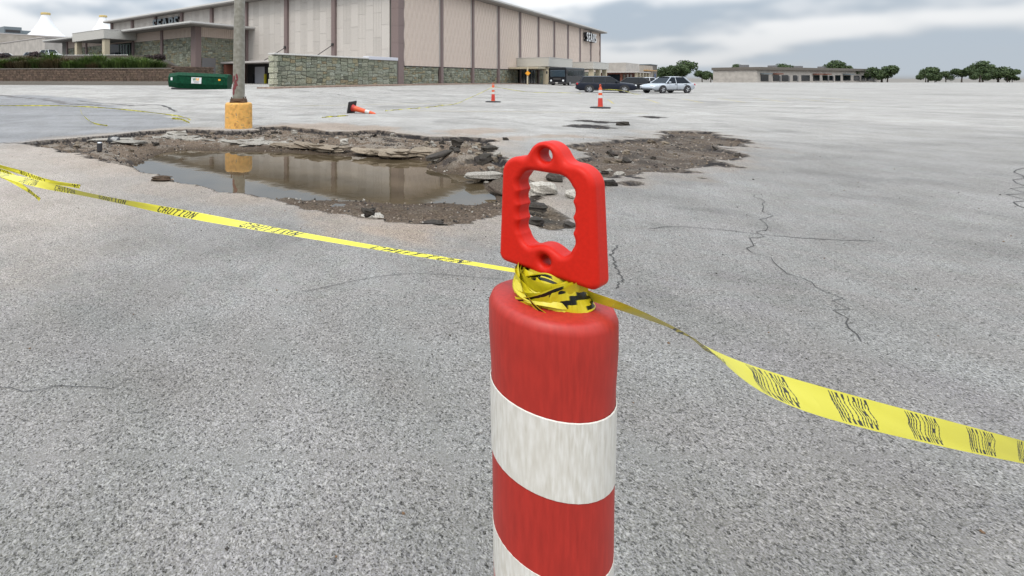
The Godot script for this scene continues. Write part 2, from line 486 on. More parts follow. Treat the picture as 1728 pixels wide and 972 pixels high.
const FX0 := -10.0
const FX1 := 13.0
const FD0 := 3.0
const FD1 := 18.0
const FS := 0.05
var fine_y := PackedFloat32Array()

func fine_ground() -> void:
	var nx := int(round((FX1 - FX0) / FS)) + 1
	var nd := int(round((FD1 - FD0) / FS)) + 1
	var rim := PackedVector2Array(RIM)
	var shore := PackedVector2Array(SHORE)
	var dirt := PackedVector2Array(DIRT)
	var rub := PackedVector2Array(RUBBLE)
	var patch := PackedVector2Array(PATCH)
	var rb := bounds(rim, 0.9)
	var db := bounds(dirt, 1.2)
	var ub := bounds(rub, 0.3)
	var pots := []
	for p in POTS: pots.append([PackedVector2Array(p), bounds(PackedVector2Array(p), 0.6)])
	var dusty := []
	for p in DUSTY: dusty.append([PackedVector2Array(p), bounds(PackedVector2Array(p), 1.0)])
	var v := PackedVector3Array()
	var cc := PackedColorArray()
	var loose := PackedByteArray()      # 1 where the surface is dirt instead of asphalt
	for j in nd:
		var d := FD0 + j * FS
		for i in nx:
			var x := FX0 + i * FS
			var p := Vector2(x, d)
			var y := 0.0
			var l := 0
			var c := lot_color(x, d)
			var n1 := nz.get_noise_2d(x * 60, d * 60)
			var n2 := nz2.get_noise_2d(x * 220, d * 220)
			var n3 := nz.get_noise_2d(x * 700, d * 700)
			var edge := n1 * 0.22 + n2 * 0.13 + n3 * 0.05
			if x < -3.5 and d > 9:
				var k := sd(patch, p) + n1 * 0.25
				c = c.lerp(Color(0.178, 0.178, 0.181) * (1 + 0.25 * nz2.get_noise_2d(x * 10, d * 60)), 1.0 - smoothstep(-0.15, 0.1, k))
			for q in dusty:
				if q[1].has_point(p):
					var k: float = sd(q[0], p) + n1 * 0.7 + n2 * 0.3
					c = c.lerp(Color(0.235, 0.185, 0.145), 0.75 * (1.0 - smoothstep(-0.35, 0.35, k)))
			if rb.has_point(p):
				var s := sd(rim, p)
				var k := s + edge * (0.6 if d < 8 else 1.0)
				if k < 0.75:   # washed dirt round the hole
					c = c.lerp(Color(0.25, 0.205, 0.165), clampf(0.55 * (1.0 - k / 0.75) + n1 * 0.5, 0, 0.75))
				if k < 0:
					l = 1
					var a := -k
					var w := sd(shore, p) + n1 * 0.1 + n2 * 0.06
					var lump := (n1 * 0.05 + n2 * 0.035 + n3 * 0.014) * smoothstep(0.0, 0.25, a)
					if w > 0:
						var f := a / (a + w)
						f = pow(f, lerpf(0.8, 2.6, smoothstep(7.5, 10.0, d)))
						y = -0.085 * smoothstep(0.0, 0.05, a) - 0.15 * f + lump * smoothstep(0.0, 0.3, w) + n3 * 0.008
						var wet := smoothstep(0.25, 1.0, f)
						c = Color(0.205, 0.158, 0.12).lerp(Color(0.088, 0.066, 0.047), clampf(wet + n1 * 0.5, 0, 1))
						if n1 * 0.6 + n2 > 0.24: c = c.lerp(Color(0.34, 0.31, 0.27), 0.6 * (1 - wet))
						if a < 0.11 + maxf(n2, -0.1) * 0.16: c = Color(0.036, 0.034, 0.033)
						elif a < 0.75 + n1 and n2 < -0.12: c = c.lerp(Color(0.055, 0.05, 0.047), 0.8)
						y += 0.15 * exp(-(x - 2.45) * (x - 2.45) / 0.3 - (d - 9.5) * (d - 9.5) / 0.7) * smoothstep(0.0, 0.3, a) * smoothstep(0.05, 0.4, w)
						if d < 8: c = c.lerp(Color(0.115, 0.088, 0.066), 0.55)
					else:
						y = -0.245 - 0.26 * (1.0 - exp(w * 1.3)) + n2 * 0.012
						c = Color(0.07, 0.052, 0.036)
			if db.has_point(p):
				var k := sd(dirt, p) + n1 * 0.75 + n2 * 0.25 + n3 * 0.05
				if k < 0.5 and l == 0: c = c.lerp(Color(0.2, 0.165, 0.135), clampf(0.6 * (1 - k / 0.5), 0, 0.6))
				if k < 0 and l == 0:
					l = 1
					y = -0.055 * smoothstep(0.0, 0.06, -k) + (n1 * 0.03 + n2 * 0.025 + n3 * 0.008) * smoothstep(0.05, 0.4, -k)
					c = Color(0.155, 0.122, 0.096).lerp(Color(0.088, 0.073, 0.061), clampf(0.4 + n1 * 1.6, 0, 1))
					if n2 + n3 * 0.5 > 0.3: c = c.lerp(Color(0.25, 0.23, 0.205), 0.5)
					if -k < 0.1: c = Color(0.05, 0.047, 0.045)
			if ub.has_point(p):
				var k := sd(rub, p) + n1 * 0.15 + n2 * 0.1
				if k < 0:
					l = 1
					y = minf(y, -0.03 * smoothstep(0.0, 0.05, -k)) + n2 * 0.015
					c = Color(0.17, 0.135, 0.10).lerp(Color(0.06, 0.055, 0.05), clampf(0.5 + n2 * 2.0, 0, 1))
			for q in pots:
				if q[1].has_point(p):
					var k: float = sd(q[0], p) + n1 * 0.4 + n2 * 0.15
					if k < 0 and l == 0:
						l = 1
						y = -0.05 * smoothstep(0.0, 0.08, -k) + n2 * 0.01
						c = Color(0.06, 0.058, 0.057)
			if l == 0 and d < 17.5: y += n3 * 0.0015
			if i == 0 or j == 0 or i == nx - 1 or j == nd - 1: y = 0.0
			c.a = 1
			v.append(Vector3(x, y, -d))
			cc.append(c)
			fine_y.append(y)
			loose.append(l)
	var nn := PackedVector3Array()
	nn.resize(v.size())
	for j in nd:
		for i in nx:
			var a := j * nx + i
			var gx := fine_y[a + 1 if i < nx - 1 else a] - fine_y[a - 1 if i > 0 else a]
			var gz := fine_y[a + nx if j < nd - 1 else a] - fine_y[a - nx if j > 0 else a]
			nn[a] = Vector3(-gx, 2 * FS, gz).normalized()
	var hard := PackedInt32Array()
	var soft := PackedInt32Array()
	for j in nd - 1:
		for i in nx - 1:
			var a := j * nx + i
			var tris := [a, a + nx, a + 1, a + 1, a + nx, a + nx + 1]
			if loose[a] + loose[a + 1] + loose[a + nx] + loose[a + nx + 1] > 0: soft.append_array(tris)
			else: hard.append_array(tris)
	struct("parking_lot", indexed(v, nn, cc, hard), M.asphalt)
	struct("pit_ground", indexed(v, nn, cc, soft), M.dirt)

func ground_at(x: float, d: float) -> float:
	if x > FX0 and x < FX1 and d > FD0 and d < FD1:
		var nx := int(round((FX1 - FX0) / FS)) + 1
		return fine_y[int((d - FD0) / FS) * nx + int((x - FX0) / FS)]
	return lot_y(x, d)

func bank_y(x: float, d: float) -> float:   # planted bank and upper terrace left of the store
	var w := smoothstep(-19.0, -27.0, x)
	return 2.3 + 2.3 * smoothstep(59.0, 71.0, d) * w

# ------------------------------------------------------------------ sky
func make_sky() -> ImageTexture:
	var w := 1024
	var h := 512
	var big := FastNoiseLite.new()
	big.seed = 77
	big.frequency = 0.9
	big.fractal_octaves = 6
	var soft := FastNoiseLite.new()
	soft.seed = 78
	soft.frequency = 0.35
	soft.fractal_octaves = 4
	var data := PackedFloat32Array()
	data.resize(w * h * 3)
	for j in h:
		var el := PI / 2 - PI * (j + 0.5) / h
		for i in w:
			var az := TAU * (i + 0.5) / w
			var c: Color
			var y := sin(el)
			if y < 0:
				c = Color(0.24, 0.235, 0.23).lerp(Color(0.72, 0.73, 0.74), exp(y * 14.0))
			else:
				var dir := Vector3(cos(el) * cos(az), y, cos(el) * sin(az))
				var q := Vector3(dir.x, 0, dir.z) / (y + 0.16) * 0.85
				var a := big.get_noise_3d(q.x, y * 2.2, q.z)
				var b := soft.get_noise_3d(q.x, 3.0, q.z)
				var cl := smoothstep(-0.2, 0.24, a + b * 0.9)
				var grey := Color(0.44, 0.525, 0.62)
				var white := Color(1.03, 1.04, 1.05)
				c = grey.lerp(white, cl)
				c = c.lerp(Color(0.80, 0.85, 0.89), exp(-y * 12.0) * 0.45)
				c *= (1.0 + 3.4 * y) * 0.51
			var k := (j * w + i) * 3
			data[k] = c.r
			data[k + 1] = c.g
			data[k + 2] = c.b
	return ImageTexture.create_from_image(Image.create_from_data(w, h, false, Image.FORMAT_RGBF, data.to_byte_array()))

# ------------------------------------------------------------------ store
func stone_color() -> Color:
	var r := rng.randf()
	var c := Color(0.232, 0.236, 0.2)
	if r < 0.22: c = Color(0.255, 0.268, 0.24)
	elif r < 0.42: c = Color(0.19, 0.203, 0.17)
	elif r < 0.56: c = Color(0.245, 0.225, 0.165)
	elif r < 0.62: c = Color(0.135, 0.14, 0.12)
	elif r < 0.68: c = Color(0.25, 0.21, 0.15)
	return c * rng.randf_range(0.88, 1.12)

func split_rects(r: Rect2, want: float, out: Array) -> void:   # broken-ashlar layout
	var big := r.size.x > want * rng.randf_range(1.3, 2.3)
	var tall := r.size.y > want * rng.randf_range(0.62, 1.0)
	if big and (not tall or r.size.x > r.size.y * 1.5):
		var k := rng.randf_range(0.34, 0.66)
		split_rects(Rect2(r.position, Vector2(r.size.x * k, r.size.y)), want, out)
		split_rects(Rect2(r.position + Vector2(r.size.x * k, 0), Vector2(r.size.x * (1 - k), r.size.y)), want, out)
	elif tall:
		var k := rng.randf_range(0.34, 0.66)
		split_rects(Rect2(r.position, Vector2(r.size.x, r.size.y * k)), want, out)
		split_rects(Rect2(r.position + Vector2(0, r.size.y * k), Vector2(r.size.x, r.size.y * (1 - k))), want, out)
	else: out.append(r)

func stone(b: MB, r: Rect2, gap: float) -> void:   # one rough stone in the x,y plane, face towards +z
	var p := []
	var base := []
	var cn := [r.position, r.position + Vector2(r.size.x, 0), r.end, r.position + Vector2(0, r.size.y)]
	var mid := r.get_center()
	var out := rng.randf_range(0.045, 0.08)
	b.col = stone_color()
	for i in 4:   # the courses wander: corners shift together with their neighbours'
		cn[i] += Vector2(nz2.get_noise_2d(cn[i].x * 70, cn[i].y * 70 + 400), nz2.get_noise_2d(cn[i].x * 70 + 900, cn[i].y * 70)) * 0.42 * minf(1.0, r.size.y)
	for i in 4:
		var a: Vector2 = cn[i]
		var e: Vector2 = cn[(i + 1) % 4]
		for k in [0.12, 0.5, 0.88]:
			var q := a.lerp(e, k)
			var inw := (mid - q).normalized()
			q += inw * (gap + rng.randf() * 0.07 * minf(r.size.x, r.size.y))
			base.append(Vector3(q.x, q.y, -0.02))
			q += inw * gap * 1.2
			p.append(Vector3(q.x, q.y, out + rng.randf_range(-0.025, 0.025)))
	var top := Vector3(mid.x, mid.y, out + 0.015)
	for i in 12:
		var m := (i + 1) % 12
		b.quad(base[i], base[m], p[m], p[i])
		b.tri(p[i], p[m], top)

func stone_field(w: float, y0: float, y1: float, want: float) -> ArrayMesh:   # joined small stones
	var rects := []
	split_rects(Rect2(0, y0, w, y1 - y0), want, rects)
	var b := MB.new()
	for r in rects: stone(b, r, 0.008)
	return b.make()

func xf(x: float, y: float, z: float, turn := 0.0) -> Transform3D:
	return Transform3D(Basis(Vector3.UP, turn), Vector3(x, y, z))

func box_mesh(at: Vector3, s: Vector3, k := 0.0) -> ArrayMesh:
	var b := MB.new()
	if k > 0: b.cbox(at, s, k)
	else: b.box(at, s)
	return b.make()

func fold_panel(w: float, h: float) -> ArrayMesh:   # sheet folded into staggered lens-shaped ribs
	var b := MB.new()
	var nx := int(w / 0.1325)
	var ny := int(h / 0.3)
	var f := func(i: int, j: int) -> Vector3:
		var x := w * i / nx
		var y := h * j / ny
		var k := 0.085 * cos(PI * i / 2.0) * (0.55 + 0.45 * cos(TAU * y / 2.4 + (PI if (i / 4) % 2 else 0.0)))
		return Vector3(x, y, k)
	for j in ny:
		for i in nx:
			b.quad(f.call(i, j), f.call(i + 1, j), f.call(i + 1, j + 1), f.call(i, j + 1))
	return b.make()

func rib_panel(w: float, h: float, pitch: float, deep: float) -> ArrayMesh:   # trapezoid ribs
	var b := MB.new()
	var n := maxi(1, int(round(w / pitch)))
	var p := w / n
	for i in n:
		var x := i * p
		var xs := [x, x + p * 0.55, x + p * 0.65, x + p * 0.9, x + p]
		var zs := [deep, deep, 0.0, 0.0, deep]
		for k in 4:
			b.quad(Vector3(xs[k], 0, zs[k]), Vector3(xs[k + 1], 0, zs[k + 1]), Vector3(xs[k + 1], h, zs[k + 1]), Vector3(xs[k], h, zs[k]))
	return b.make()

func letters(root: Node3D, text: String, high: float, gap: float, deep: float, face: Material) -> void:   # raised letters along +x, centred
	var font := SystemFont.new()
	font.font_names = ["Droid Sans"]
	font.font_weight = 700
	var x := 0.0
	var made := []
	for ch in text:
		var m := TextMesh.new()
		m.text = ch
		m.font = font
		m.font_size = 64
		m.pixel_size = high / 46.0
		m.depth = deep
		m.curve_step = 2.0
		var wide := m.get_aabb().size.x
		var fm: TextMesh = m.duplicate()
		fm.depth = 0.05
		made.append([m, fm, x + wide / 2])
		x += wide + gap
	for q in made:
		var o := part("letter", q[0], M.black, root)
		o.position = Vector3(q[2] - (x - gap) / 2, 0, deep / 2)
		var f := part("letter_face", q[1], face, o)
		f.position = Vector3(0, 0, deep / 2 + 0.028)

func build_store() -> void:
	var s := thing("store_building", "huge windowless beige department store with mauve pilasters and green stone base", "store", CORNER, TURN)
	var out := Basis(Vector3.UP, 0.0)
	# walls behind the cladding, and the roof with its overhang
	part("wall", box_mesh(Vector3(46.25, 6.05, -34.9), Vector3(92.1, 13.3, 69.4)), M.core, s)
	part("wall", box_mesh(Vector3(-4.15, 4.0, -51.1), Vector3(8.1, 9.0, 47.0)), M.core, s)
	var roof := part("roof", box_mesh(Vector3(46.25, 12.86, -34.9), Vector3(95.5, 0.30, 72.8), 0.04), M.soffit, s)
	var edge := MB.new()
	edge.box(Vector3(46.25, 13.02, 1.53), Vector3(95.6, 0.24, 0.06))
	edge.box(Vector3(-1.53, 13.02, -34.9), Vector3(0.06, 0.24, 72.8))
	edge.box(Vector3(94.03, 13.02, -34.9), Vector3(0.06, 0.24, 72.8))
	part("roof_edge", edge.make(), M.white, roof)
	var low := part("roof", box_mesh(Vector3(-5.42, 8.64, -51.1), Vector3(10.9, 0.26, 52.2), 0.04), M.soffit, s, "lower flat roof over the stone-clad wing")
	edge = MB.new()
	edge.box(Vector3(-10.9, 8.79, -51.1), Vector3(0.06, 0.22, 52.3))
	edge.box(Vector3(-5.42, 8.79, -24.97), Vector3(10.9, 0.22, 0.06))
	edge.box(Vector3(-5.42, 8.79, -77.23), Vector3(10.9, 0.22, 0.06))
	part("roof_edge", edge.make(), M.white, low)
	# right-hand facade: ten bays of folded sheet over green stone
	var bay := 9.15
	var fold := fold_panel(bay - 1.05, 9.85)
	var pil := MB.new()
	pil.cbox(Vector3(0, 6.0, 0.16), Vector3(0.6, 13.3, 0.44), 0.02)
	var pm := pil.make()
	var strip := box_mesh(Vector3(0, 4.925, 0.06), Vector3(0.2, 9.85, 0.12))
	for k in 10:
		var x := 1.0 + k * bay
		var f := part("folded_panel", fold, M.fold, s)
		f.position = Vector3(x + 0.3 if k == 0 else x + 0.52, 2.82, 0.17)
		if k == 0: f.scale.x = 1.025
		for e in [0.12 if k == 0 else 0.41, bay - 0.42]:
			part("panel_edge", strip, M.trim, s).position = Vector3(x + e, 2.82, 0.12)
		var st := part("stone_facing", stone_field(bay - 0.6, -0.3, 2.72, 0.5), M.stone, s)
		st.position = Vector3(x + (0.0 if k == 0 else 0.3), 0, 0.02)
		stuff(st)
		part("lintel", box_mesh(Vector3(x + bay / 2, 2.77, 0.07), Vector3(bay - 0.62, 0.09, 0.16)), M.dark, s)
		var p := part("pilaster", pm, M.mauve, s)
		p.position = Vector3(x + bay if k < 9 else x + bay - 0.31, 0, 0)
	var cp := MB.new()
	for y in 7:
		cp.cbox(Vector3(0.42, 0.4 + y * 2.0, -0.12), Vector3(1.16, 1.99, 1.0), 0.012)
	part("corner_pilaster", cp.make(), M.mauve, s)
	# left-hand facade: flat staggered panels between pilasters (s runs along -z)
	var smooth_panel := MB.new()
	smooth_panel.cbox(Vector3(0.5, 0.5, 0), Vector3(0.985, 0.994, 0.08), 0.006)
	var spm := smooth_panel.make()
	var col_i := 0
	for k in 8:
		var s0 := 0.65 + (k * 8.7 if k > 0 else 0.0)
		var s1 := 0.65 + (k + 1) * 8.7
		var y0 := 3.3 if s0 < 27 else 8.9
		var side := part("pilaster", pm, M.mauve, s)
		side.transform = Transform3D(Basis(Vector3.UP, -PI / 2), Vector3(0, 0, -s1))
		var n := 7
		var a := s0 + 0.3
		var cw := (s1 - 0.3 - a) / n
		for i in n:
			col_i += 1
			var yy := y0 - (1.45 if col_i % 2 else 0.0) - (0.5 if col_i % 3 == 0 else 0.0)
			while yy < 12.66:
				var lo := maxf(yy, y0)
				var hi := minf(yy + 2.9, 12.68)
				if hi - lo > 0.25:
					var g := part("wall_panel", null, M.panel, s)
					if col_i % 2 == 0:
						var rb := MB.new()
						rb.col = Color.WHITE * rng.randf_range(0.9, 1.02)
						for q in 5:
							rb.box(Vector3((q + 0.5) * cw * 0.2, (hi - lo) / 2, 0.0), Vector3(cw * 0.2 - 0.028, hi - lo - 0.02, 0.08))
						rb.box(Vector3(cw / 2, (hi - lo) / 2, -0.02), Vector3(cw - 0.02, hi - lo - 0.02, 0.06))
						g.mesh = rb.make()
					else:
						var sb := MB.new()
						sb.col = Color.WHITE * rng.randf_range(0.92, 1.04)
						sb.cbox(Vector3(cw / 2, (hi - lo) / 2, 0), Vector3(cw - 0.02, hi - lo - 0.02, 0.09), 0.008)
						g.mesh = sb.make()
					g.transform = Transform3D(Basis(Vector3.UP, -PI / 2), Vector3(0.06, lo, -a - i * cw))
					# local +x must run along -z: turn so that x -> -z, z -> -x
					g.transform.basis = Basis(Vector3(0, 0, -1), Vector3.UP, Vector3(-1, 0, 0)) if false else Basis(Vector3.UP, -PI / 2)
					g.position = Vector3(0.06, lo, -(a + (i + 1) * cw))
				yy += 2.9
	# stone-clad wing: faces towards -x (long) and +z (short)
	var wing_z := [-27.7, -36.4, -45.2, -54.0, -62.8, -71.6]
	for k in 5:
		var z1: float = wing_z[k + 1]
		var wide: float = wing_z[k] - z1 - 0.55
		var rb := part("ribbed_panel", rib_panel(wide, 1.36, 0.34, 0.07), M.fold, s)
		rb.transform = Transform3D(Basis(Vector3.UP, -PI / 2), Vector3(-8.27, 7.14, z1 + 0.27))
		if k < 2 or k > 2:
			var st := part("stone_facing", stone_field(wide, 0.0, 7.1, 0.5), M.stone, s)
			st.transform = Transform3D(Basis(Vector3.UP, -PI / 2), Vector3(-8.25, 0, z1 + 0.27))
			stuff(st)
		var p := part("pilaster", box_mesh(Vector3(-8.3, 4.0, z1), Vector3(0.5, 9.0, 0.55), 0.02), M.mauve, s)
	part("corner_pilaster", box_mesh(Vector3(-8.15, 4.0, -27.85), Vector3(1.0, 9.0, 1.1), 0.02), M.mauve, s)
	var r2 := part("ribbed_panel", rib_panel(7.6, 1.36, 0.34, 0.07), M.fold, s)
	r2.position = Vector3(-7.62, 7.14, -27.58)
	var st2 := part("stone_facing", stone_field(7.6, 0.0, 7.1, 0.48), M.stone, s)
	st2.position = Vector3(-7.62, 0, -27.6)
	stuff(st2)
	var dd := MB.new()
	for q in 12: dd.cbox(Vector3(-6.35, 0.75 + q * 0.3, -27.42), Vector3(2.3, 0.295, 0.08), 0.01)
	part("side_door", dd.make(), M.grey_metal, s, "grey sectional door in the green stone wall")
	# glazed upper entrance
	var eg := part("entrance_glazing", box_mesh(Vector3(-8.33, 5.8, -49.6), Vector3(0.1, 2.7, 8.2)), M.glass, s)
	for q in 4:
		var fr := MB.new()
		var z := -46.3 - q * 0.95
		fr.box(Vector3(-8.42, 5.75, z), Vector3(0.08, 2.3, 0.09))
		fr.box(Vector3(-8.42, 5.75, z - 0.83), Vector3(0.08, 2.3, 0.09))
		fr.box(Vector3(-8.42, 6.94, z - 0.415), Vector3(0.08, 0.1, 0.92))
		fr.box(Vector3(-8.42, 4.67, z - 0.415), Vector3(0.08, 0.16, 0.92))
		part("door_frame", fr.make(), M.green_frame, s)
	# canopies: a deep pale fascia on cream columns
	canopy(s, Vector3(-13.7, 7.4, -44.07), Vector3(5.3, 1.4, 11.6), [Vector2(0.7, -0.7), Vector2(0.7, -10.9)], 4.4, Vector2(1, -1))
	canopy(s, Vector3(36.2, 3.24, 5.45), Vector3(13.1, 1.46, 5.3), [Vector2(0.8, -0.6), Vector2(12.3, -0.6)], 0.0, Vector2(1, -1))
	canopy(s, Vector3(63.9, 3.24, 5.45), Vector3(13.1, 1.40, 5.3), [Vector2(0.9, -0.6), Vector2(6.5, -0.6), Vector2(12.0, -0.6), Vector2(0.9, -4.6)], -0.3, Vector2(1, -1))
	var wk := part("walkway_roof", box_mesh(Vector3(40.0, 2.98, 2.6), Vector3(15.0, 0.28, 4.6), 0.02), M.cream, s)
	part("column", box_mesh(Vector3(36.6, 1.2, 4.6), Vector3(0.3, 3.5, 0.3), 0.02), M.cream, wk)
	for x in [38.5, 69.5]:
		part("entrance_glazing", box_mesh(Vector3(x + 2.5, 1.4, 0.22), Vector3(8.0, 2.8, 0.1)), M.glass, s)
		for q in 6:
			part("door_frame", box_mesh(Vector3(x - 0.8 + q * 1.25, 1.4, 0.31), Vector3(0.09, 2.7, 0.09)), M.grey_metal, s)
	# hung awning over the dock, its rods, doors and brick wing wall
	var aw := part("dock_awning", box_mesh(Vector3(-2.2, 3.55, -14.3), Vector3(4.3, 0.26, 26.2), 0.03), M.trim, s)
	for z in [-9.35, -18.05]:
		var t := MB.new()
		t.tube([Vector3(-0.35, 5.6, z), Vector3(-4.2, 3.7, z)], [0.05, 0.05], 6)
		t.box(Vector3(-0.42, 5.62, z), Vector3(0.3, 0.3, 0.3))
		part("tie_rod", t.make(), M.dark, aw)
	part("dock_wall", box_mesh(Vector3(-0.06, 1.8, -14.0), Vector3(0.1, 3.2, 26.6)), M.dark, s)
	for z in [-23.6, -18.4, -12.0]:
		var dk := part("dock_door", box_mesh(Vector3(-0.2, 1.75, z), Vector3(0.12, 2.5, 2.1), 0.02), M.pale_door, s)
		part("dock_bumper", box_mesh(Vector3(-0.35, 0.95, z + 1.35), Vector3(0.3, 2.0, 0.25), 0.02), M.tape_plain, dk)
		part("dock_bumper", box_mesh(Vector3(-0.35, 0.95, z - 1.35), Vector3(0.3, 2.0, 0.25), 0.02), M.black, dk)
	part("dock_wing_wall", box_mesh(Vector3(-2.4, 1.7, -26.6), Vector3(3.6, 3.2, 0.5)), M.redbrick, s)
	# the two signs stand on the building but are signs of their own
	var g1 := thing("letter_sign", "big black letter sign half hidden behind the low wing roof", "sign", s.transform * Vector3(-0.1, 9.9, -48.9), TURN - PI / 2, "letter signs on the store")
	letters(g1, "SEARS", 2.15, 0.28, 0.45, M.slate)
	for o in g1.get_children(): o.position.y += 1.05
	var g2 := thing("letter_sign", "white-faced letter sign high at the far end of the folded facade", "sign", s.transform * Vector3(80.9, 9.75, 0.4), TURN, "letter signs on the store")
	letters(g2, "SEARS", 2.0, 0.42, 0.65, M.sign_white)
	for o in g2.get_children(): o.position.y += 1.1

func canopy(s: Node3D, at: Vector3, size: Vector3, cols: Array, floor_y: float, _d: Vector2) -> void:   # at = near bottom corner; runs +x and -z
	var c := at + Vector3(size.x / 2, size.y / 2, -size.z / 2)
	var k := part("canopy", box_mesh(c, size, 0.04), M.canopy, s)
	part("canopy_ceiling", box_mesh(Vector3(c.x, at.y - 0.03, c.z), Vector3(size.x - 0.5, 0.05, size.z - 0.5)), M.soffit, k)
	part("canopy_coping", box_mesh(Vector3(c.x, at.y + size.y + 0.04, c.z), Vector3(size.x + 0.08, 0.07, size.z + 0.08), 0.01), M.white, k)
	for q in cols:
		part("column", box_mesh(Vector3(at.x + q.x, (at.y - 0.06 + floor_y) / 2, at.z + q.y), Vector3(0.85, at.y - 0.06 - floor_y, 0.85), 0.03), M.cream, k)

func build_screen_wall() -> void:   # free-standing stone wall that hides the dock, every larger stone a piece
	var w := thing("stone_wall", "long green fieldstone screen wall with pale coping before the dock", "wall", CORNER, TURN)
	var core := MB.new()
	core.box(Vector3(-9.6, 1.4, 0.1), Vector3(18.8, 4.0, 0.4))
	part("wall_core", core.make(), M.mortar, w)
	var rects := []
	var hgt := 4.2
	split_rects(Rect2(-19.0, 0.3, 18.6, 3.08), 0.66, rects)
	for r in rects:
		var b := MB.new()
		stone(b, r, 0.008)
		part("stone", b.make(), M.stone, w).position.z = 0.31
	for q in 6:   # quoin end facing away from the corner
		var b := MB.new()
		b.col = Color(0.34, 0.34, 0.29) * rng.randf_range(0.85, 1.1)
		b.cbox(Vector3(-19.1, 0.55 + q * 0.5, 0.1), Vector3(0.4 + 0.2 * (q % 2), 0.47, 0.62), 0.03)
		part("stone", b.make(), M.stone, w)
	for q in 5:
		var x0 := -19.35 + q * 2.68
		part("coping", box_mesh(Vector3(x0 + 1.33, 3.45, 0.12), Vector3(2.66, 0.14, 0.8), 0.02), M.white, w)
	part("coping", box_mesh(Vector3(-3.2, 3.5, 0.12), Vector3(5.5, 0.34, 0.84), 0.02), M.pale_door, w, "taller grey metal coping by the store corner")

func build_retaining_wall() -> void:
	var a := Vector3(-52, 0, -61)
	var e := Vector3(-17.9, 0, -55.6)
	var length := a.distance_to(e)
	var turn := atan2(-(e - a).z, (e - a).x)
	var w := thing("retaining_wall", "long low brown block retaining wall on a concrete footing", "wall", a, turn)
	var b := MB.new()
	var rows := 7
	for r in rows:
		var x := 0.0 if r % 2 else -0.22
		while x < length - 0.05:
			var bw := rng.randf_range(0.40, 0.47)
			b.col = Color(0.105, 0.073, 0.052).lerp(Color(0.165, 0.113, 0.083), rng.randf()) * rng.randf_range(0.75, 1.1)
			b.cbox(Vector3(x + bw / 2, 1.08 + r * 0.2, rng.randf_range(-0.02, 0.02) - r * 0.012), Vector3(bw - 0.015, 0.185, 0.32), 0.025)
			x += bw
	stuff(part("block", b.make(), M.block, w))
	part("footing", box_mesh(Vector3(length / 2, 0.58, 0.06), Vector3(length, 0.82, 0.5), 0.03), M.concrete, w)
	part("backing", box_mesh(Vector3(length / 2, 1.3, -0.2), Vector3(length, 2.0, 0.1)), M.dark, w)
	for q in 8: part("cap", box_mesh(Vector3((q + 0.5) * length / 8, 2.44, -0.08), Vector3(length / 8 - 0.02, 0.09, 0.44), 0.02), M.concrete, w)
	# short return that climbs towards the wing
	var r2 := thing("retaining_wall", "short brown block return wall beside the green dumpster", "wall", e + Vector3(0.1, 0, -0.3), turn + 1.2)
	b = MB.new()
	for r in 11:
		var x := 0.0 if r % 2 else -0.22
		while x < 6.0:
			b.col = Color(0.105, 0.073, 0.052).lerp(Color(0.165, 0.113, 0.083), rng.randf()) * rng.randf_range(0.75, 1.1)
			b.cbox(Vector3(x + 0.22, 0.6 + r * 0.2, rng.randf_range(-0.02, 0.02)), Vector3(0.43, 0.185, 0.32), 0.025)
			x += 0.44
	stuff(part("block", b.make(), M.block, r2))
	part("backing", box_mesh(Vector3(2.9, 1.4, -0.1), Vector3(6.0, 2.6, 0.1)), M.dark, r2)

# ------------------------------------------------------------------ plants
func grass_clump(sd_: int, base: Color, tip: Color, high: float, wide: float, count: int) -> ArrayMesh:
	rng.seed = sd_
	var b := MB.new()
	for i in count:
		var g := rng.randf() * TAU
		var lean := pow(rng.randf(), 0.7)
		var root := Vector3(cos(g), 0, sin(g)) * rng.randf() * wide * 0.35
		var d := Vector3(cos(g), 0, sin(g))
		var h := high * rng.randf_range(0.6, 1.0)
		var mid := root + d * lean * wide * 0.25 + Vector3.UP * h * 0.65
		var end := root + d * lean * wide * 0.75 + Vector3.UP * h * (1.0 - 0.35 * lean)
		var side := d.cross(Vector3.UP) * rng.randf_range(0.018, 0.035)
		var c := base.lerp(tip, rng.randf()) * rng.randf_range(0.7, 1.25)
		c.a = 1
		b.col = c
		b.quad(root - side, root + side, mid + side * 0.8, mid - side * 0.8)
		b.tri(mid - side * 0.8, mid + side * 0.8, end)
	return b.make()

func leaf_ball(sd_: int, r: float, c0: Color, c1: Color, count: int, squash := 0.8, leaf := 0.1) -> ArrayMesh:
	rng.seed = sd_
	var b := MB.new()
	for i in count:
		var d := Vector3(rng.randfn(), rng.randfn(), rng.randfn()).normalized()
		var rad := r * pow(rng.randf(), 0.35) * (0.85 + 0.3 * nz.get_noise_3dv(d * 60.0 + Vector3.ONE * sd_))
		var p := d * rad
		p.y = p.y * squash + r * squash * 0.9
		var x := Vector3(rng.randfn(), rng.randfn(), rng.randfn()).normalized()
		var y := x.cross(d + Vector3(rng.randfn(), rng.randfn(), rng.randfn()) * 0.5).normalized()
		var k := leaf * rng.randf_range(0.6, 1.3)
		var c := c0.lerp(c1, rng.randf()) * rng.randf_range(0.75, 1.2)
		c.a = 1
		b.col = c
		b.quad(p - x * k, p - y * k * 0.5, p + x * k, p + y * k * 0.5)
	return b.make()

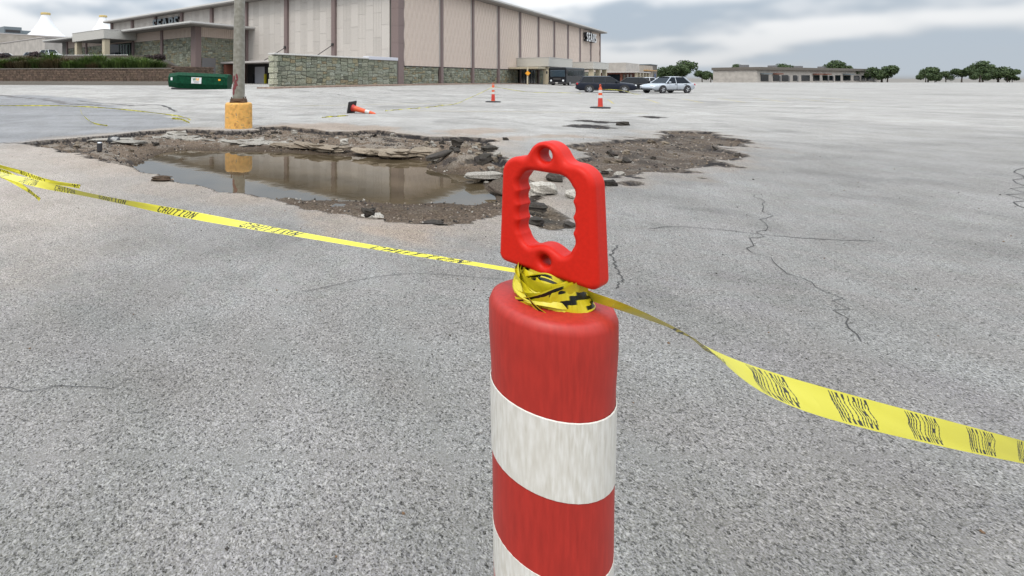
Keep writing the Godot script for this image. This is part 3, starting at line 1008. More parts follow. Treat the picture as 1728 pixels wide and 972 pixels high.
func build_bank() -> void:
	var v := PackedVector3Array()
	var nn := PackedVector3Array()
	var cc := PackedColorArray()
	var idx := PackedInt32Array()
	var nx := 80
	var nd := 60
	for j in nd:
		for i in nx:
			var x := -130.0 + 111.2 * i / (nx - 1)
			var front := 56.0 + (-17.9 - x) * 5.4 / 34.1 + 0.2
			var d := front + (160.0 - front) * pow(float(j) / (nd - 1), 1.8)
			v.append(Vector3(x, bank_y(x, d), -d))
			nn.append(Vector3.UP)
			var c := Color(0.07, 0.05, 0.035).lerp(Color(0.22, 0.22, 0.22), smoothstep(69.0, 72.0, d))
			cc.append(c)
			if i < nx - 1 and j < nd - 1:
				var a := j * nx + i
				idx.append_array([a, a + nx, a + 1, a + 1, a + nx, a + nx + 1])
	struct("terrace_ground", indexed(v, nn, cc, idx), M.dirt)
	var green := [grass_clump(301, Color(0.05, 0.10, 0.018), Color(0.135, 0.19, 0.045), 1.75, 2.0, 420), grass_clump(302, Color(0.045, 0.09, 0.016), Color(0.11, 0.165, 0.04), 1.6, 2.2, 420)]
	var brown := [grass_clump(303, Color(0.075, 0.068, 0.028), Color(0.16, 0.12, 0.062), 1.3, 2.2, 400), grass_clump(304, Color(0.08, 0.07, 0.03), Color(0.15, 0.105, 0.058), 1.25, 2.4, 400)]
	rng.seed = 42
	var kinds := [0, 1, 1, 0, 1, 1, 0, 0, 1, 0, 0, 0, 0]
	for k in kinds.size():
		var gr: bool = kinds[k] == 0
		for row in 2:
			var x := -40.9 + k * 1.56 + row * 0.7 + rng.randf_range(-0.3, 0.3)
			var front := 56.2 + (-17.9 - x) * 5.4 / 34.1
			var d := front + 1.6 + row * 2.2 + rng.randf() * 0.8
			var o := solo("grass_clump", green[(k + row) % 2] if gr else brown[(k + row) % 2], M.leaf, "tall arching green grass clump above the brown block wall" if gr else "tall brownish grass clump above the brown block wall", "ornamental grass", "green grass clumps on the bank" if gr else "brown grass clumps on the bank")
			o.position = Vector3(x, bank_y(x, d) - 0.1, -d)
			o.rotation.y = rng.randf() * TAU
			var sc := rng.randf_range(0.85, 1.45)
			o.scale = Vector3(1.3, sc, 1.3)
	var ball := leaf_ball(310, 1.0, Color(0.016, 0.012, 0.012), Color(0.045, 0.022, 0.022), 900, 0.5, 0.11)
	var spots := [[Vector3(-44.8, 3.75, -68), "dark round shrub at the far left end of the bank", 1.1], [Vector3(-40.6, 3.75, -68.5), "dark round shrub in front of the white pickup", 1.35],
		[Vector3(-24.3, 3.65, -66), "dark round shrub against the stone wing, left of a pair", 0.85], [Vector3(-22.7, 3.6, -65.5), "dark round shrub against the stone wing, right of a pair", 1.0]]
	for q in spots:
		var o := solo("round_shrub", ball, M.leaf, q[1], "shrub", "dark round shrubs behind the grasses")
		o.position = q[0]
		o.scale = Vector3.ONE * q[2]
	var rail := thing("railing", "white two-rail fence along the terrace before the store entrance", "railing", Vector3(-39.5, 4.3, -73.0), -0.1)
	for y in [0.12, 0.42]: part("rail", box_mesh(Vector3(5.0, y, 0), Vector3(10.0, 0.07, 0.06), 0.01), M.white, rail)
	for k in 6: part("post", box_mesh(Vector3(k * 2.0, 0.1, 0.0), Vector3(0.09, 0.8, 0.09), 0.01), M.white, rail)

# ------------------------------------------------------------------ vehicles
func car(called: String, label: String, at: Vector3, turn: float, paint: Material, o := {}) -> Node3D:
	# local: +x is forward, y up, z across; origin on the ground under the middle
	var t := thing(called, label, "car", at, turn, o.get("group", ""))
	var L: float = o.get("length", 4.75)
	var W: float = o.get("width", 1.78) / 2
	var belt: float = o.get("belt", 0.90)
	var roof: float = o.get("roof", 1.44)
	var hood: float = o.get("hood", 0.86)
	var deck: float = o.get("deck", 0.92)
	var f := L / 2
	var cab: Array = o.get("cab", [1.05, 0.25, -1.2, -1.85])     # windscreen foot, roof front, roof rear, rear glass foot
	# lower body: rounded stations from tail to nose (x, underside, top, half width)
	var sts := [[-f, 0.42, deck - 0.22, W * 0.80], [-f + 0.08, 0.32, deck - 0.04, W * 0.90], [-f + 0.35, 0.24, deck, W * 0.97], [cab[3], 0.2, belt + 0.02, W], [-0.6, 0.2, belt, W], [0.5, 0.2, belt, W],
		[cab[0], 0.2, belt - 0.02, W], [f - 0.75, 0.22, hood - 0.03, W * 0.98], [f - 0.3, 0.24, hood - 0.1, W * 0.92], [f - 0.08, 0.3, hood - 0.22, W * 0.82], [f, 0.38, hood - 0.34, W * 0.72]]
	var b := MB.new()
	var ring := func(s: Array) -> Array:
		var x: float = s[0]
		var lo: float = s[1]
		var hi: float = s[2]
		var w: float = s[3]
		var m := lo + (hi - lo) * 0.55
		return [Vector3(x, lo, w * 0.8), Vector3(x, lo + 0.09, w * 0.96), Vector3(x, m, w), Vector3(x, hi - 0.1, w * 0.975), Vector3(x, hi - 0.02, w * 0.90), Vector3(x, hi + 0.015, w * 0.5),
			Vector3(x, hi + 0.015, -w * 0.5), Vector3(x, hi - 0.02, -w * 0.90), Vector3(x, hi - 0.1, -w * 0.975), Vector3(x, m, -w), Vector3(x, lo + 0.09, -w * 0.96), Vector3(x, lo, -w * 0.8)]
	var rings := []
	for s in sts: rings.append(ring.call(s))
	for i in rings.size() - 1:
		var c := Vector3((sts[i][0] + sts[i + 1][0]) / 2, (belt + 0.2) / 2, 0)
		for k in 12:
			var m := (k + 1) % 12
			b.fix(rings[i][k], rings[i][m], rings[i + 1][m], rings[i + 1][k], c)
	for e in [0, rings.size() - 1]:
		var c := Vector3(sts[e][0], (sts[e][1] + sts[e][2]) / 2, 0)
		for k in 12: b.ftri(c, rings[e][k], rings[e][(k + 1) % 12], Vector3.ZERO + Vector3(0, 0.5, 0))
	part("body", b.make(true), paint, t)
	# greenhouse: painted roof and pillars round dark glass
	var wb := W * 0.93
	var wt := W * 0.70
	var g := MB.new()
	var P := func(x: float, up: float, z: float) -> Vector3:
		return Vector3(x, lerpf(belt - 0.03, roof - 0.06, up), z * lerpf(wb, wt, up))
	var g0 := [P.call(cab[3], 0, 1), P.call(cab[2], 1, 1), P.call(cab[1], 1, 1), P.call(cab[0], 0, 1)]
	var g1 := [P.call(cab[3], 0, -1), P.call(cab[2], 1, -1), P.call(cab[1], 1, -1), P.call(cab[0], 0, -1)]
	var mid := Vector3((cab[0] + cab[3]) / 2, belt + 0.2, 0)
	b = MB.new()
	b.fix(g0[0], g0[1], g0[2], g0[3], mid); b.fix(g1[0], g1[1], g1[2], g1[3], mid)
	b.fix(g0[0], g0[1], g1[1], g1[0], mid); b.fix(g0[3], g0[2], g1[2], g1[3], mid)
	part("glass", b.make(), M.glass, t)
	b = MB.new()
	var n := 6
	for i in n:     # roof skin, crowned, a little wider than the glass
		for k in n:
			var q := func(ii: int, kk: int) -> Vector3:
				var x := lerpf(cab[2] - 0.06, cab[1] + 0.06, float(ii) / n)
				var z := lerpf(-1, 1, float(kk) / n)
				var crown := 0.06 * (1 - z * z * z * z) + 0.03 * (1 - pow(2.0 * ii / n - 1, 2))
				return Vector3(x, roof - 0.09 + crown, z * (wt + 0.025))
			b.fix(q.call(i, k), q.call(i + 1, k), q.call(i + 1, k + 1), q.call(i, k + 1), mid)
	part("roof", b.make(true), paint, t)
	b = MB.new()
	for z in [1.0, -1.0]:
		for pr in o.get("pillars", [[cab[3] + 0.05, cab[2], 0.10], [-0.15, -0.2, 0.05], [cab[0] - 0.03, cab[1], 0.05]]):
			var p0: Vector3 = P.call(pr[0], 0, z)
			var p1: Vector3 = P.call(pr[1], 1, z)
			b.tube([p0 + Vector3(0, 0, -0.015 * z), p1 + Vector3(0, 0, -0.015 * z)], [pr[2] * 0.8, pr[2] * 0.62], 6)
	part("pillar", b.make(), paint, t)
	# wheels
	var wheelb: float = o.get("wheelbase", 2.75) / 2
	var wr: float = o.get("wheel", 0.32)
	for sx in [1, -1]:
		for sz in [1, -1]:
			var c := Vector3(sx * wheelb + 0.05, wr, sz * (W - 0.09))
			var ar := MB.new()
			ar.t = Transform3D(Basis(Vector3.RIGHT, PI / 2), Vector3(c.x, wr + 0.02, sz * (W - 0.06)))
			ar.lathe([Vector2(0, -0.08), Vector2(wr + 0.06, -0.08), Vector2(wr + 0.06, 0.065), Vector2(0, 0.065)], 24)
			part("wheel_arch", ar.make(), M.black, t)
			var w := MB.new()
			w.t = Transform3D(Basis(Vector3.RIGHT, PI / 2 * sz), c)
			w.lathe([Vector2(wr * 0.6, -0.1), Vector2(wr * 0.94, -0.1), Vector2(wr, -0.06), Vector2(wr, 0.06), Vector2(wr * 0.94, 0.1), Vector2(wr * 0.64, 0.105), Vector2(wr * 0.62, 0.05), Vector2(0, 0.05)], 24)
			var wn := part("wheel", w.make(), M.rubber, t)
			var rm := MB.new()
			rm.t = w.t
			rm.lathe([Vector2(wr * 0.50, 0.07), Vector2(wr * 0.64, 0.11), Vector2(wr * 0.64, 0.06)], 24)
			rm.lathe([Vector2(wr * 0.2, 0.06), Vector2(wr * 0.17, 0.105), Vector2(0, 0.11)], 12)
			for k in 5:
				var gg := TAU * k / 5
				rm.tube([Vector3(cos(gg), 0, sin(gg)) * wr * 0.12 + Vector3.UP * 0.09, Vector3(cos(gg), 0, sin(gg)) * wr * 0.58 + Vector3.UP * 0.085], [0.045, 0.05], 6)
			part("rim", rm.make(), M.chrome, wn)
	# lamps, bumpers, plate, mirrors, handles
	for sz in [1, -1]:
		part("tail_light", box_mesh(Vector3(-f + 0.12, deck - 0.17, sz * W * 0.78), Vector3(0.16, 0.17, W * 0.28), 0.03), M.red_lamp, t)
		part("headlight", box_mesh(Vector3(f - 0.13, hood - 0.24, sz * W * 0.62), Vector3(0.2, 0.13, W * 0.36), 0.04), M.lamp_glass, t)
		part("mirror", box_mesh(Vector3(cab[0] - 0.32, belt + 0.07, sz * (W + 0.06)), Vector3(0.12, 0.13, 0.2), 0.03), paint, t)
		for x in [0.35, -0.75]:
			part("door_handle", box_mesh(Vector3(x - 0.35, belt - 0.13, sz * (W + 0.005)), Vector3(0.18, 0.035, 0.03)), M.black, t)
			part("door_seam", box_mesh(Vector3(x - 0.5, 0.56, sz * (W - 0.005)), Vector3(0.012, 0.56, 0.02)), M.black, t)
		part("sill_trim", box_mesh(Vector3(0, 0.28, sz * (W - 0.03)), Vector3(wheelb * 2 - 0.8, 0.09, 0.06), 0.02), M.black, t)
	part("bumper", box_mesh(Vector3(f - 0.06, 0.37, 0), Vector3(0.12, 0.12, W * 1.3), 0.04), M.black, t)
	part("bumper", box_mesh(Vector3(-f + 0.02, 0.42, 0), Vector3(0.12, 0.12, W * 1.5), 0.04), M.black, t)
	part("number_plate", box_mesh(Vector3(-f - 0.02, 0.62, 0), Vector3(0.04, 0.14, 0.3)), M.white, t)
	return t

func build_bus(at: Vector3, turn: float) -> void:   # +x forward
	var t := thing("bus", "black shuttle bus parked by the pale entrance canopy", "bus", at, turn)
	part("body", box_mesh(Vector3(-5.0, 1.62, 0), Vector3(10.0, 2.45, 2.5), 0.14), M.car_black, t)
	part("windscreen", box_mesh(Vector3(-0.03, 1.95, -0.05), Vector3(0.12, 1.0, 2.1), 0.04), M.glass_blue, t)
	for k in 6:
		for z in [1.0, -1.0]:
			part("window", box_mesh(Vector3(-1.4 - k * 1.42, 2.0, z * 1.235), Vector3(1.26, 0.85, 0.06), 0.02), M.glass, t)
	for z in [0.85, -0.85]:
		var h := MB.new()
		h.t = Transform3D(Basis(Vector3.BACK, -PI / 2), Vector3(0.0, 0.88, z))
		h.lathe([Vector2(0, 0.06), Vector2(0.1, 0.05), Vector2(0.14, 0.0)], 14)
		var hm := MB.new()
		hm.t = h.t
		hm.lathe([Vector2(0.15, 0.0), Vector2(0.13, 0.05), Vector2(0, 0.07)], 14)
		part("headlight", hm.make(), M.lamp_glass, t)
	part("grille", box_mesh(Vector3(0.0, 1.12, 0), Vector3(0.06, 0.3, 1.1), 0.01), M.dark, t)
	part("bumper", box_mesh(Vector3(0.08, 0.52, 0), Vector3(0.2, 0.28, 2.45), 0.05), M.black, t)
	part("number_plate", box_mesh(Vector3(0.2, 0.55, 0), Vector3(0.03, 0.16, 0.36)), M.white, t)
	part("side_stripe", box_mesh(Vector3(-5.0, 1.32, 1.252), Vector3(9.4, 0.07, 0.012)), M.grey_metal, t)
	for x in [-1.9, -7.6]:
		for z in [1.0, -1.0]:
			var w := MB.new()
			w.t = Transform3D(Basis(Vector3.RIGHT, PI / 2 * z), Vector3(x, 0.46, z * 1.16))
			w.lathe([Vector2(0.46, -0.14), Vector2(0.46, 0.1), Vector2(0.4, 0.13), Vector2(0.26, 0.11), Vector2(0, 0.06)], 22)
			var wn := part("wheel", w.make(), M.rubber, t)
			var rm := MB.new()
			rm.t = w.t
			rm.lathe([Vector2(0.27, 0.112), Vector2(0.2, 0.13), Vector2(0.08, 0.1), Vector2(0, 0.12)], 18)
			part("rim", rm.make(), M.chrome, wn)
	for z in [1.45, -1.45]:
		part("mirror", box_mesh(Vector3(0.05, 2.1, z), Vector3(0.12, 0.42, 0.2), 0.03), M.black, t)

# ------------------------------------------------------------------ street things
func cone(called: String, label: String, group := "") -> Node3D:   # upright grabber channelizer, origin on the ground
	var t := thing(called, label, "traffic cone", Vector3.ZERO, 0.0, group)
	var b := MB.new()
	b.lathe([Vector2(0, 0.0), Vector2(0.44, 0.0), Vector2(0.445, 0.035), Vector2(0.40, 0.055), Vector2(0.12, 0.075), Vector2(0, 0.075)], 8)
	part("base", b.make(), M.rubber, t)
	var rr := func(y: float) -> float: return lerpf(0.098, 0.068, (y - 0.07) / 0.85)
	b = MB.new()
	b.lathe([Vector2(0.115, 0.07), Vector2(0.1, 0.12), Vector2(rr.call(0.9), 0.90), Vector2(0.055, 0.935), Vector2(0.028, 0.95), Vector2(0.024, 0.99), Vector2(0, 0.99)], 24)
	part("body", b.make(true), M.orange, t)
	for q in [[0.70, 0.83], [0.46, 0.59], [0.245, 0.265]]:
		b = MB.new()
		b.lathe([Vector2(rr.call(q[0]) + 0.001, q[0]), Vector2(rr.call(q[0]) + 0.005, q[0] + 0.003), Vector2(rr.call(q[1]) + 0.005, q[1] - 0.003), Vector2(rr.call(q[1]) + 0.001, q[1])], 24)
		part("reflective_band", b.make(), M.reflect, t)
	b = MB.new()
	b.lathe([Vector2(0.1, 0.10), Vector2(0.103, 0.11), Vector2(rr.call(0.45) + 0.004, 0.45), Vector2(rr.call(0.45) + 0.001, 0.452)], 24)
	part("sleeve", b.make(), M.red_cone, t)
	b = MB.new()
	var loop := []
	var rad := []
	for k in 13:
		var g := PI * k / 12
		loop.append(Vector3(cos(g) * 0.055, 1.0 + sin(g) * 0.09, 0))
		rad.append(0.014)
	loop.push_front(Vector3(0.04, 0.93, 0)); rad.append(0.014)
	loop.append(Vector3(-0.04, 0.93, 0)); rad.append(0.014)
	b.tube(loop, rad, 8)
	part("handle", b.make(true), M.orange, t)
	return t

func fallen_cone() -> void:
	var t := thing("traffic_cone", "toppled orange and white traffic cone with tilted black base", "traffic cone", Vector3(0.78, 0.21, -19.55))
	# axis runs to the right and a little towards the camera, tip on the ground
	var ax := Vector3(0.84, -0.2, 0.5).normalized()
	var zz := ax.cross(Vector3(0.25, 1, 0.2)).normalized()
	t.transform.basis = Basis(ax.cross(zz).normalized() * -1.0, ax, zz).orthonormalized()
	var fixm := Basis(zz.cross(ax) * -1.0, ax, zz)
	if fixm.determinant() < 0: fixm = Basis(zz.cross(ax), ax, zz)
	t.transform.basis = fixm
	var b := MB.new()
	b.cbox(Vector3(0, 0.0, 0), Vector3(0.52, 0.06, 0.62), 0.02)
	part("base", b.make(), M.rubber, t)
	var rr := func(y: float) -> float: return lerpf(0.11, 0.05, y / 1.05)
	b = MB.new()
	b.lathe([Vector2(0.14, 0.03), Vector2(0.12, 0.06), Vector2(rr.call(1.0), 1.0), Vector2(0.02, 1.06), Vector2(0, 1.06)], 24)
	part("body", b.make(true), M.orange, t)
	for q in [[0.22, 0.42], [0.62, 0.80]]:
		b = MB.new()
		b.lathe([Vector2(rr.call(q[0]), q[0]), Vector2(rr.call(q[0]) + 0.006, q[0] + 0.003), Vector2(rr.call(q[1]) + 0.006, q[1] - 0.003), Vector2(rr.call(q[1]), q[1])], 24)
		part("reflective_band", b.make(), M.reflect, t)
	b = MB.new()
	b.lathe([Vector2(0.142, 0.035), Vector2(0.13, 0.06), Vector2(rr.call(0.21) + 0.006, 0.21), Vector2(rr.call(0.21), 0.212)], 24)
	part("collar", b.make(), M.red_cone, t)

func light_pole() -> void:
	var t := thing("light_pole", "tall grey parking lot pole on a chipped yellow concrete footing", "light pole", Vector3(-2.58, 0, -13.78))
	var b := MB.new()
	b.lathe([Vector2(0.375, -0.45), Vector2(0.375, 0.02), Vector2(0.37, 0.64), Vector2(0.35, 0.685), Vector2(0.32, 0.70), Vector2(0, 0.70)], 40)
	part("footing", b.make(true), M.footing, t)
	b = MB.new()
	b.cbox(Vector3(0, 0.725, 0), Vector3(0.42, 0.05, 0.42), 0.01)
	b.lathe([Vector2(0.235, 0.75), Vector2(0.23, 0.80), Vector2(0.19, 0.82)], 24)
	part("base_plate", b.make(), M.rust, t)
	for sx in [1, -1]:
		for sz in [1, -1]:
			b = MB.new()
			b.lathe([Vector2(0.035, 0.0), Vector2(0.035, 0.045), Vector2(0.016, 0.045), Vector2(0.016, 0.11), Vector2(0, 0.11)], 6, Vector3(sx * 0.165, 0.75, sz * 0.165))
			part("bolt", b.make(), M.rust, t)
	b = MB.new()
	b.tube([Vector3(0, 0.74, 0), Vector3(0.03, 4.0, 0), Vector3(0.05, 10.5, 0)], [0.168, 0.142, 0.10], 28)
	part("pole", b.make(true), M.pole, t)
	# flaking red paint marks on the pole
	for q in [[-0.11, 1.36, 0.03, 0.16, 0.3], [-0.05, 1.22, 0.05, 0.12, -0.4], [-0.08, 1.14, 0.045, 0.15, 0.2], [-0.02, 1.42, 0.03, 0.13, -0.25], [-0.125, 1.02, 0.05, 0.2, 0.1], [-0.04, 1.30, 0.03, 0.1, 0.7]]:
		var m := MB.new()
		var r := 0.1665
		var a0 := asin(clampf(q[0] / r, -1, 1))
		for k in 4:
			for j in 3:
				var pt := func(kk: int, jj: int) -> Vector3:
					var a: float = a0 + (kk / 4.0 - 0.5) * q[2] * 2 / r + (jj / 3.0 - 0.5) * q[4] * 0.5
					var y: float = q[1] + (jj / 3.0 - 0.5) * q[3] + 0.02 * sin(kk * 2.1 + jj)
					return Vector3(sin(a) * (r + 0.003), y, cos(a) * (r + 0.003))
				m.quad(pt.call(k, j), pt.call(k + 1, j), pt.call(k + 1, j + 1), pt.call(k, j + 1))
		part("paint_mark", m.make(), M.red_mark, t)
	# lamp arm far above the frame
	b = MB.new()
	b.tube([Vector3(0.05, 10.4, 0), Vector3(0.05, 10.6, 0), Vector3(0.5, 10.7, 0), Vector3(1.3, 10.7, 0)], [0.05, 0.05, 0.05, 0.05], 10)
	b.tube([Vector3(0.05, 10.6, 0), Vector3(-0.4, 10.7, 0), Vector3(-1.2, 10.7, 0)], [0.05, 0.05, 0.05], 10)
	part("lamp_arm", b.make(true), M.pole, t)
	for x in [1.5, -1.4]: part("lamp_head", box_mesh(Vector3(x, 10.68, 0), Vector3(0.7, 0.2, 0.45), 0.05), M.grey_metal, t)

func dumpster() -> void:
	var t := thing("dumpster", "long dark green compactor dumpster with a pointed end and white sign", "dumpster", Vector3(-12.25, 0.27, -46.0))
	t.rotation = Vector3(0, -0.03, -0.045)
	var b := MB.new()
	# stations along x: (x, half depth, scale of height)
	var sec := func(x: float, hd: float, y0: float, y1: float) -> Array:
		return [Vector3(x, y0, hd - 0.22), Vector3(x, y0 + 0.45, hd), Vector3(x, y1 - 0.30, hd), Vector3(x, y1, hd - 0.28), Vector3(x, y1, -hd + 0.28), Vector3(x, y1 - 0.30, -hd), Vector3(x, y0 + 0.45, -hd), Vector3(x, y0, -hd + 0.22)]
	var ss := [sec.call(-1.85, 0.55, 0.16, 1.36), sec.call(-1.45, 1.05, 0.12, 1.56), sec.call(2.55, 1.05, 0.12, 1.56), sec.call(2.8, 0.98, 0.14, 1.50)]
	ss[0] = sec.call(-2.72, 0.62, 0.18, 1.40)
	ss[1] = sec.call(-1.72, 1.05, 0.12, 1.56)
	for i in 3:
		for k in 8:
			b.fix(ss[i][k], ss[i][(k + 1) % 8], ss[i + 1][(k + 1) % 8], ss[i + 1][k], Vector3(0, 0.8, 0))
	for e in [0, 3]:
		var c: Vector3 = (ss[e][0] + ss[e][4]) / 2
		for k in 8: b.ftri(c, ss[e][k], ss[e][(k + 1) % 8], Vector3(0, 0.8, 0))
	part("body", b.make(), M.dumpster, t)
	for x in [-1.72, 0.2, 1.5, 2.55]:
		part("rib", box_mesh(Vector3(x, 0.9, 1.06), Vector3(0.07, 0.72, 0.05), 0.01), M.dumpster, t)
	part("top_rail", box_mesh(Vector3(0.42, 1.27, 1.065), Vector3(4.3, 0.07, 0.06), 0.015), M.dumpster, t)
	for z in [0.75, -0.75]: part("skid", box_mesh(Vector3(0.1, 0.06, z), Vector3(4.9, 0.14, 0.16), 0.02), M.black, t)
	var sg := part("sign_plate", box_mesh(Vector3(0.02, 0.88, 1.10), Vector3(0.92, 0.55, 0.03), 0.005), M.sign_white, t)
	var font := SystemFont.new()
	font.font_names = ["Droid Sans"]
	font.font_weight = 700
	var xo := -0.17
	for q in [["W", M.wm_green], ["M", M.amber]]:
		var m := TextMesh.new()
		m.text = q[0]; m.font = font; m.font_size = 48; m.pixel_size = 0.0068; m.depth = 0.01
		var l := part("lettering", m, q[1], sg)
		l.position = Vector3(xo, 0.98, 1.122)
		xo += 0.30
	for y in [0.80, 0.73, 0.67]:
		part("print_line", box_mesh(Vector3(0.02, y, 1.119), Vector3(0.55 - (0.8 - y), 0.022, 0.006)), M.grey_metal, sg)
	part("sticker", box_mesh(Vector3(2.1, 1.02, 1.066), Vector3(0.2, 0.15, 0.02)), M.amber, t)
	var st := part("sticker", box_mesh(Vector3(0, 0, 0), Vector3(0.2, 0.27, 0.02)), M.sign_white, t)
	st.transform = Transform3D(Basis(Vector3.UP, -0.41), Vector3(-2.35, 0.93, 0.79))

func diamond_sign(at: Vector3) -> void:
	var t := thing("road_sign", "small amber diamond warning sign on a cream post", "sign", at)
	part("post", box_mesh(Vector3(0, 1.25, 0), Vector3(0.17, 2.7, 0.17), 0.02), M.cream, t)
	var b := MB.new()
	b.t = Transform3D(Basis(Vector3.BACK, PI / 4), Vector3(0, 1.72, 0.11))
	b.cbox(Vector3.ZERO, Vector3(0.56, 0.56, 0.03), 0.01)
	part("sign_face", b.make(), M.amber, t)
	b = MB.new()
	b.t = Transform3D(Basis(Vector3.BACK, PI / 4), Vector3(0, 1.72, 0.127))
	for s in [[Vector3(0, 0.24, 0), Vector3(0.5, 0.02, 0.004)], [Vector3(0, -0.24, 0), Vector3(0.5, 0.02, 0.004)], [Vector3(0.24, 0, 0), Vector3(0.02, 0.46, 0.004)], [Vector3(-0.24, 0, 0), Vector3(0.02, 0.46, 0.004)]]: b.box(s[0], s[1])
	part("sign_border", b.make(), M.dark, t)

func ribbon(pts: Array, half: Array, u0 := 0.0, pitch := 0.36, crease := 1.0) -> ArrayMesh:   # tape: points and half-width vectors
	var b := MB.new()
	var u := u0
	for i in pts.size() - 1:
		var step: float = (pts[i + 1] - pts[i]).length() / pitch
		var a: Vector3 = pts[i] - half[i]
		var d: Vector3 = pts[i] + half[i]
		var e: Vector3 = pts[i + 1] - half[i + 1]
		var f: Vector3 = pts[i + 1] + half[i + 1]
		var nrm := (e - a).cross(half[i]).normalized()
		var nrm2: Vector3 = (e - a).cross(half[i + 1]).normalized()
		for q in 3:
			var v0 := q / 3.0
			var v1 := (q + 1) / 3.0
			var cr := func(ii: int, vv: float, nn_: Vector3) -> Vector3:
				var w: float = 0.0 if vv < 0.01 or vv > 0.99 else 1.0
				return nn_ * half[ii].length() * (0.34 * sin(ii * 1.9 + vv * 5.0 + u0 * 7.0) + 0.4 * sin(ii * 0.7 + vv * 9.0)) * w * 0.6 * crease
			b.quad(a.lerp(d, v0) + cr.call(i, v0, nrm), e.lerp(f, v0) + cr.call(i + 1, v0, nrm2), e.lerp(f, v1) + cr.call(i + 1, v1, nrm2), a.lerp(d, v1) + cr.call(i, v1, nrm),
				Vector2(-u, 1 - v0), Vector2(-u - step, 1 - v0), Vector2(-u - step, 1 - v1), Vector2(-u, 1 - v1))
		u += step
	return b.make(true)

func smooth_path(keys: Array, n: int) -> Array:   # Catmull-Rom through keys
	var out := []
	for i in keys.size() - 1:
		var a: Vector3 = keys[maxi(i - 1, 0)]
		var b: Vector3 = keys[i]
		var c: Vector3 = keys[i + 1]
		var d: Vector3 = keys[mini(i + 2, keys.size() - 1)]
		for k in n: out.append(b.cubic_interpolate(c, a, d, float(k) / n))
	out.append(keys[-1])
	return out

func tape_far(label: String, keys: Array, wide: float, wob := 0.0, group := "caution tape strung across the far lot") -> void:
	var pts := smooth_path(keys, 14)
	var half := []
	for i in pts.size():
		var d: Vector3 = (pts[mini(i + 1, pts.size() - 1)] - pts[maxi(i - 1, 0)]).normalized()
		var side := d.cross(Vector3.UP).normalized()
		var g := wob * sin(i * 0.55) + 0.35
		half.append((Vector3.UP * cos(g) + side * sin(g)) * wide)
	solo("caution_tape", ribbon(pts, half), M.tape_faded, label, "caution tape", group)

# ------------------------------------------------------------------ the near channelizer
func smin(a: float, b: float, k: float) -> float:
	var h := clampf(0.5 + 0.5 * (b - a) / k, 0, 1)
	return lerpf(b, a, h) - k * h * (1 - h)

func handle_sdf(p: Vector3) -> float:   # x across (0 in the middle), y up from the lower edge, z through
	var q := Vector2(p.x, p.y)
	var taper := 0.0715 - 0.006 * clampf(p.y / 0.15, 0, 1)
	# outer plate with rounded corners
	var hw := Vector2(taper, 0.0775)
	var r := 0.026 if p.y > 0.075 else 0.012
	var d := (Vector2(absf(q.x), absf(q.y - 0.0775)) - hw + Vector2(r, r))
	var outer := Vector2(maxf(d.x, 0), maxf(d.y, 0)).length() + minf(maxf(d.x, d.y), 0) - r
	outer = smin(outer, (q - Vector2(0, 0.1555)).length() - 0.025, 0.014)
	# opening with finger grips
	d = Vector2(absf(q.x), absf(q.y - 0.085)) - Vector2(0.0375, 0.0535) + Vector2(0.018, 0.018)
	var hole := Vector2(maxf(d.x, 0), maxf(d.y, 0)).length() + minf(maxf(d.x, d.y), 0) - 0.018
	if absf(q.x) > 0.022 and p.y > 0.045 and p.y < 0.128:
		hole -= 0.0034 * absf(sin(PI * (p.y - 0.045) / 0.0207)) * smoothstep(0.022, 0.032, absf(q.x))
	var hump := (q - Vector2(0, 0.019)).length() - 0.021
	var body := maxf(outer, -hole)
	body = smin(body, maxf(hump, outer), 0.010)
	var h1 := (q - Vector2(0, 0.162)).length() - 0.0095
	var h2 := (q - Vector2(0, 0.019)).length() - 0.0075
	body = maxf(body, -minf(h1, h2))
	var rr := 0.0078
	var e := Vector2(body + rr, absf(p.z) - 0.018 + rr)
	return Vector2(maxf(e.x, 0), maxf(e.y, 0)).length() + minf(maxf(e.x, e.y), 0) - rr

